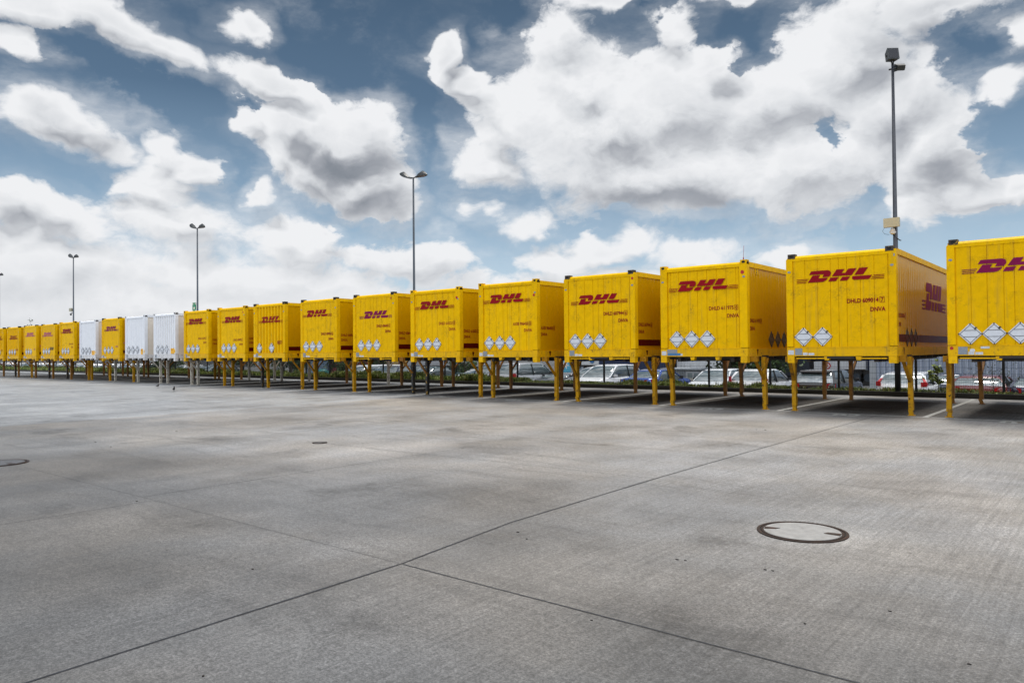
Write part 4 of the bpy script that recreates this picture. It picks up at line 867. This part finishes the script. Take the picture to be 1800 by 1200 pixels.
    # lamps, bumpers, plate
    for sx_ in (-1, 1):
        if back:
            if (shape == 'estate' and colr == 'white') or shape in ('mpv', 'van', 'suv') or biglamp:
                a, b = ((th_-.10, th_+.06) if colr == 'white' else (th_-.20, th_+.04)) if not biglamp else (th_-.16, th_+.20)
                mb = MB(); mb.prism([(sx_*w*.995, F(L-.12), a), (sx_*w*.995, F(L-.12), b), (sx_*w*.78, F(L-.0), b), (sx_*w*.78, F(L+.0), a)], (0, -.05, 0)); mb.prism([(sx_*w*.99, F(L-.30), th_-.04), (sx_*w*.99, F(L-.12), a), (sx_*w*.99, F(L-.12), b-.02)], (sx_*.012, 0, 0))
                mb.build('tail_lamp', tail, t)
                if not biglamp: MB().bar((sx_*w*.90, F(L-.14), th_+.05), (sx_*w*.80, F(re+.10), Hh-.22), .09, .05).build('upper_tail_lamp', tail if colr in ('white',) and shape == 'estate' else pm, t)
            else:
                MB().prism([(sx_*w*.995, F(L-.16), th_-.26), (sx_*w*.995, F(L-.16), th_-.06), (sx_*w*.60, F(L+.005), th_-.08), (sx_*w*.60, F(L+.005), th_-.24)], (0, -.03, 0)).build('tail_lamp', tail, t)
        else:
            MB().prism([(sx_*w*.93, F(.12), hz-.30), (sx_*w*.93, F(.16), hz-.10), (sx_*w*.55, F(-.012), hz-.16), (sx_*w*.55, F(-.02), hz-.30)], (0, .03, 0)).build('head_lamp', headl, t)
        mz = belt+.08; my = hx+.28
        MB().prism([(sx_*w*.97, F(my), mz-.06), (sx_*(w+.17), F(my+.02), mz-.05), (sx_*(w+.18), F(my+.03), mz+.05), (sx_*(w+.03), F(my), mz+.07)], (0, S*.09, 0)).build('mirror', pm if colr in ('white', 'silver', 'bright') and shape == 'mpv' else trimm_, t)
    e = L if back else 0; d = .012*(-1)
    MB().box(-w*.80, w*.80, -.035, .02, .38, .52).build('bumper', trimm_ if colr != 'white' else pm, t)
    pz = th_-.42 if back else .42
    MB().box(-.26, .26, -.045, -.03, pz, pz+.11).build('number_plate', npy if plate_ else npl, t)
    if not back: MB().box(-w*.42, w*.42, -.028, .0, hz-.30, hz-.16).build('grille', trimm_, t)
    if spoiler: MB().prism([(-w*.70, F(re-.05), Hh-.045), (w*.70, F(re-.05), Hh-.045), (w*.66, F(re+.16), Hh-.10), (-w*.66, F(re+.16), Hh-.10)], (0, 0, .035)).build('spoiler', trimm_, t)
    for k, (sx_, s_) in enumerate(((-1, .78), (1, .78), (-1, L-.80), (1, L-.80))):
        R_ = .32 if shape != 'suv' else .37
        mb = MB(); mb.disc((sx_*w*.99-(.0 if sx_ < 0 else .20), F(s_), R_), R_, 'x', .20, 28); wh = mb.build('wheel', tyre, t)
        mb = MB(); xx = sx_*w*.99+(.0 if sx_ > 0 else 0); mb.disc((sx_*w*.99+(-.008 if sx_ < 0 else -.002), F(s_), R_), R_*.62, 'x', .010, 24); 
        mb.build('rim', rimm, wh)
        MB().disc((sx_*(w*1.0-.004)-(.0), F(s_), R_+.02), R_+.07, 'x', .008*sx_, 28).build('wheel_arch', trimm_, t)
    return t
CY = 31.0
car(-2.2, CY, 'hatch', 'navy', 'dark blue hatchback cut off by the right edge', back=True, H=1.30)
car(-4.9+.9, CY-.2, 'estate', 'red', 'dark red estate with a long roof behind the wispy shrub', back=True, H=1.30, z=-.75)
car(-5.55, CY+2.2, 'hatch', 'navy', 'dark grey-blue hatchback left of the dark red estate', back=True, H=1.34, z=-.8)
car(-6.45, CY-.2, 'estate', 'white', 'white estate with tall red tail lamps behind the floodlight post', back=True, H=1.40)
car(-9.75, CY, 'estate', 'black', 'black estate with a roof spoiler below the box marked 609014', back=True, H=1.46, spoiler=True)
car(-12.5, CY, 'hatch', 'white', 'white hatchback with a big round red tail lamp', back=True, H=1.46, plate_=True, biglamp=True)
car(-14.6, CY, 'hatch', 'bright', 'pale silver hatchback left of the white one with a big red lamp', H=1.44)
car(-18.0, CY, 'saloon', 'blue', 'bright blue saloon below the gap left of the antenna box', back=True, H=1.38)
car(-20.75, CY, 'mpv', 'white', 'tall white people carrier beside the blue saloon', H=1.61)
car(-22.4, CY+1.3, 'saloon', 'silver', 'silver saloon half hidden behind the tall white people carrier', H=1.44)
car(-24.0, CY+.6, 'hatch', 'grey', 'dark low car between the silver saloon and the big silver off-roader', H=1.1)
car(-25.9, CY-.6, 'suv', 'silver', 'big silver off-roader below the box marked 906450', back=True, H=1.69)
car(-27.8, CY, 'estate', 'navy', 'dark estate just left of the big silver off-roader', back=True, H=1.60, rails=True)
car(-29.4, CY, 'saloon', 'bright', 'pale silver saloon with a dark tail below the box marked 610321', back=True, H=1.32)
car(-34.2, CY, 'saloon', 'teal', 'dark green fastback below the left edge of the box marked 610321', back=False, H=1.42)
car(-36.0, CY, 'estate', 'navy', 'dark navy estate behind a lamp post below the box marked 606445', back=True, H=1.49)
car(-38.2, CY, 'estate', 'grey', 'grey estate nose-on below the box marked 606445', H=1.46)
car(-40.3, CY, 'van', 'white', 'white van at the left end of the near cars', H=1.50)
car(-60.6, CY, 'hatch', 'teal', 'teal car with a black roof line below the box right of the white ones', H=1.47)
car(-63.8, CY, 'hatch', 'white', 'white hatchback left of the teal car', H=1.42, back=True)
rc = random.Random(12); cols = ['white', 'bright', 'white', 'navy', 'silver', 'white', 'grey', 'white', 'bright', 'black', 'white', 'silver', 'white', 'navy', 'white', 'red', 'white', 'bright']
whr = ['below the corrugated white box', 'below the right half of the smooth white box', 'below the left half of the smooth white box', 'below the yellow box between two white ones', 'left of the car below the yellow box between white ones',
       'below the lone white box', 'left of the car below the lone white box', 'below the yellow box left of the lone white box', 'below the right side of the black numbered box', 'below the black numbered box',
       'below the left side of the black numbered box', 'below the palest lettered box', 'left of the palest lettered box', 'below the third box from the left edge', 'left of the third box from the left edge', 'right of the leftmost box', 'below the leftmost box', 'at the left edge of the photo']
for k in range(18):
    xx = -72.0-k*2.65; bk = rc.random() < .5; sh_ = rc.choice(['hatch', 'estate', 'saloon', 'hatch', 'mpv'])
    car(xx, CY, sh_, cols[k], f"distant {'pale silver' if cols[k] == 'bright' else cols[k]} {dict(hatch='hatchback', estate='estate', saloon='saloon', mpv='people carrier')[sh_]} {whr[k]}", back=bk, H=rc.uniform(1.38, 1.5))
# ------------------------------------------------------------------ buildings, containers and trailers beyond the car park (yard level -0.75)
G = -.75
def corr_sheet(x0, x1, y, z0, z1, per, dep, axis='x'):
    mb = MB(); n = int((x1-x0)/per); pts = []
    for i in range(n):
        a = x0+i*per; pts += [(a, y), (a+per*.45, y), (a+per*.55, y+dep), (a+per*.9, y+dep)]
    pts.append((x1, y)); pts += [(x1, y+.3), (x0, y+.3)]
    m = len(pts); P3 = [(a, b, z) for z in (z0, z1) for a, b in pts] if axis == 'x' else [(b, a, z) for z in (z0, z1) for a, b in pts]
    mb.add(P3, [(i, (i+1) % m, (i+1) % m+m, i+m) for i in range(m)]); return mb
hallm = mat('blue_grey_sheet_cladding', (.34, .39, .48), .35, metal=.4, var=.05)
t = empty('warehouse', (0, 44, G), 'blue-grey corrugated warehouse behind the cars at the right', 'building')
corr_sheet(-10.4, 30, 0, .0, 5.2, .30, .10).build('front_wall', hallm, t)
MB().box(-10.4, 30, .32, 24, 0, 5.1).build('hall_body', hallm, t)
MB().box(-10.55, 30.1, -.12, 24.1, 5.2, 5.4).build('roof', mat('grey_roof_edge', (.12, .12, .13), .6), t)
MB().box(-10.75, -10.41, -.06, .4, 0, 5.2).build('corner_flashing', mat('pale_flashing', (.3, .32, .34), .4), t)
plinth = mat('beige_low_wall', (.30, .28, .235), .8, var=.1)
tag(MB().box(-21.5, -10.9, 41.0, 41.25, G, G+.62).build('low_wall', plinth), 'beige low wall between the car park and the trucks', 'wall')
cm = lambda n, c: mat(n, c, .45, var=.12, vscale=1.5, dirt=.25)
def freight(x0, x1, y, colm, label, h=2.6, d=6.0, z=G, name='freight_container', words=None, wm=None, group='freight containers beyond the car park', wsize=.5, wz=1.0, raised=0.0, cat='shipping container'):
    t = empty(name, (x0, y, z+raised), label, cat, group)
    corr_sheet(.1, x1-x0-.1, .0, .14, h-.1, .28, .035).build('front_side', colm, t)
    MB().box(.06, x1-x0-.06, .33, d, .1, h-.02).build('container_body', colm, t)
    f = MB()
    for a, b in ((0, .12), (x1-x0-.12, x1-x0)): f.box(a, b, -.02, .14, 0, h)
    f.box(.12, x1-x0-.12, -.015, .12, 0, .15); f.box(.12, x1-x0-.12, -.015, .12, h-.12, h); f.build('frame', colm, t)
    if words:
        vs, fs = text_mesh(words, wsize, .95, .02, 0.0); MB().add([(v[0]+.9, -.012, v[1]+wz) for v in vs], fs).build('wordmark', wm, t)
    return t
def trailer(x0, x1, y, colm, label, name='truck_trailer'):
    t = empty(name, (x0, y, G), label, 'trailer', 'trailers beyond the car park'); w = x1-x0
    MB().box(0, w, 0, 2.5, .95, 3.7).build('box_body', colm, t); fr = MB(); fr.box(.1, w-.1, .3, .5, .75, .95); fr.box(.1, w-.1, 2.0, 2.2, .75, .95)
    fr.box(w*.3, w*.55, .05, .12, .45, .85); fr.build('chassis', dark, t)
    MB().box(0, w, -.02, .0, .93, 1.02).build('side_rail', dark, t)
    for k in range(3):
        wh = MB().disc((w*.70+k*.75 if w > 6 else w*.6+k*.7, 0.05, .48), .48, 'y', .28, 24).build('wheel', tyre, t)
        MB().disc((w*.70+k*.75 if w > 6 else w*.6+k*.7, .035, .48), .26, 'y', .02, 20).build('rim', galv, wh)
    return t
navy = cm('navy_container_paint', (.010, .022, .07)); redc = cm('red_container_paint', (.16, .015, .02)); lgrey = cm('pale_grey_container_paint', (.34, .39, .44)); whc = cm('white_container_paint', (.6, .62, .64)); dgrey = cm('dark_slate_container_paint', (.03, .037, .05)); ochre = cm('ochre_wall', (.36, .24, .07)); tealc = cm('teal_container_paint', (.01, .16, .15))
trailer(-15.6, -12.45, 50, whc, 'white box trailer with a black underside left of the warehouse')
freight(-12.42, -11.6, 50.5, navy, 'narrow navy container end squeezed beside the warehouse', raised=.9)
freight(-17.3, -14.0, 56, redc, 'dark red container behind the white box trailer', raised=.7)
freight(-18.6, -15.9, 50, dgrey, 'dark slate container above the black estate', raised=.55)
freight(-20.3, -18.3, 54, navy, 'dark blue container right of the white trailer end', raised=.5)
trailer(-22.0, -19.3, 56, whc, 'short white trailer end beside the dark bushy trees')
t = empty('round_sign', (-14.45, 49, G), 'small round red and white sign on a post above the black estate', 'sign')
MB().tube([(0, 0, 0), (0, 0, 1.6)], .03, 8).build('post', galv, t); MB().disc((0, -.05, 1.25), .22, 'y', .02, 24).build('red_face', reflm, t); MB().disc((0, -.065, 1.25), .14, 'y', .012, 24).build('white_disc', whiten, t); MB().disc((0, -.075, 1.25), .07, 'y', .010, 20).build('red_centre', reflm, t)
freight(-29.0, -24.9, 57, whc, 'white container right of the long navy one')
freight(-35.5, -29.2, 55, navy, 'long navy container above the blue saloon', raised=.35)
te = trailer(-39.4, -35.8, 58, whc, 'white trailer with a blue emblem left of the long navy container'); MB().disc((1.2, -.03, 1.42), .26, 'y', .02, 24).build('emblem', bluep, te)

t = empty('site_hut', (-22.4, 42, G), 'grey metal hut with two dark windows behind the blue saloon', 'hut')
corr_sheet(0, 2.6, 0, 0, 1.12, .16, .03).build('wall', cm('grey_hut_sheet', (.16, .18, .20)), t)
for a in (1.75, 2.18): MB().box(a, a+.30, -.03, -.005, .55, .92).build('window', glass, t)
MB().box(1.62, 2.58, -.02, -.004, .1, 1.02).build('door_panel', cm('pale_hut_door', (.27, .29, .31)), t); MB().box(-.08, 2.7, -.1, 2.2, 1.12, 1.20).build('roof', cm('pale_hut_roof', (.30, .33, .36)), t); MB().box(.02, 2.58, .33, 2.1, 0, 1.12).build('hut_body', cm('grey_hut_sheet', (.16, .18, .20)), t)
m_ = freight(-43.6, -37.9, 60, lgrey, 'pale grey container with black lettering and a pale blue star', words='MAERSK', wm=blackt, wsize=1.0, wz=.62, raised=.0)
for o in list(bpy.data.objects):
    if o.parent == m_ and o.name.startswith('wordmark'): o.location.x = .95
sq = MB().box(.25, 1.55, -.03, -.018, .25, 1.75).build('emblem_square', mat('emblem_blue', (.10, .42, .58), .4), m_)
st_ = []
for i in range(14):
    rr_ = .55 if i % 2 == 0 else .24; a = pi/2+2*pi*i/14; st_.append((.9+rr_*cos(a), -.034, 1.0+rr_*sin(a)))
MB().prism(st_, (0, .003, 0)).build('star', whiten, sq)
trailer(-57.0, -47.6, 52, cm('grey_trailer_sheet', (.40, .41, .43)), 'long pale grey trailer below the box marked 610321')
t = empty('ochre_building', (-86, 72, G), 'ochre building strip above the far grey car', 'building')
MB().box(0, 9.5, 0, 8, 0, 6).build('wall', ochre, t)
for k in range(4): MB().box(.8+k*2.2, 1.6+k*2.2, -.03, .0, .2, 1.6).build('door', cm('brown_door', (.12, .05, .03)), t)
freight(-67.0, -65.2, 51, redc, 'right one of two dark red containers below the box marked 609561', d=5)
freight(-70.0, -67.9, 52, redc, 'left one of two dark red containers below the box marked 609561', d=5)
freight(-75.4, -71.2, 52.5, cm('blue_grey_container_paint', (.13, .19, .27)), 'blue-grey container left of the two dark red ones')
t = empty('storage_tank', (-63.2, 46, G), 'small teal tank in front of the dark red containers', 'tank')
MB().tube([(0, 0, 0), (0, 0, .55), (0, 0, .72)], [.62, .62, .2], 20).build('tank_body', tealc, t); MB().tube([(0, 0, .7), (0, 0, .8)], .12, 10).build('lid', dark, t)
t = empty('white_hall', (-150, 84, G), 'long white hall beyond the trees at the left', 'building')
corr_sheet(0, 58, 0, 0, 7.0, .9, .05).build('wall', cm('white_hall_sheet', (.62, .63, .64)), t); MB().box(0, 58, .32, 20, 0, 7).build('hall_body', cm('white_hall_sheet', (.62, .63, .64)), t); MB().box(-.2, 58.2, -.2, 20.2, 7, 7.3).build('roof', dgrey, t)
for k in range(6): MB().box(4+k*9, 8+k*9, -.04, .0, .0, 3.4).build('dock_door', cm('grey_dock_door', (.2, .21, .23)), t)
lowb = cm('dull_grey_wall', (.13, .135, .14))
t = empty('grey_depot', (-175, 60, G), 'grey depot building far behind the leftmost cars', 'building')
MB().box(0, 52, 0, 15, 0, 5).build('wall', lowb, t); MB().box(-.2, 52.2, -.2, 15.2, 5, 5.3).build('roof', dgrey, t)
for k in range(9): MB().box(2+k*5.6, 5+k*5.6, -.05, .0, 1.0, 2.6).build('window', glass, t)
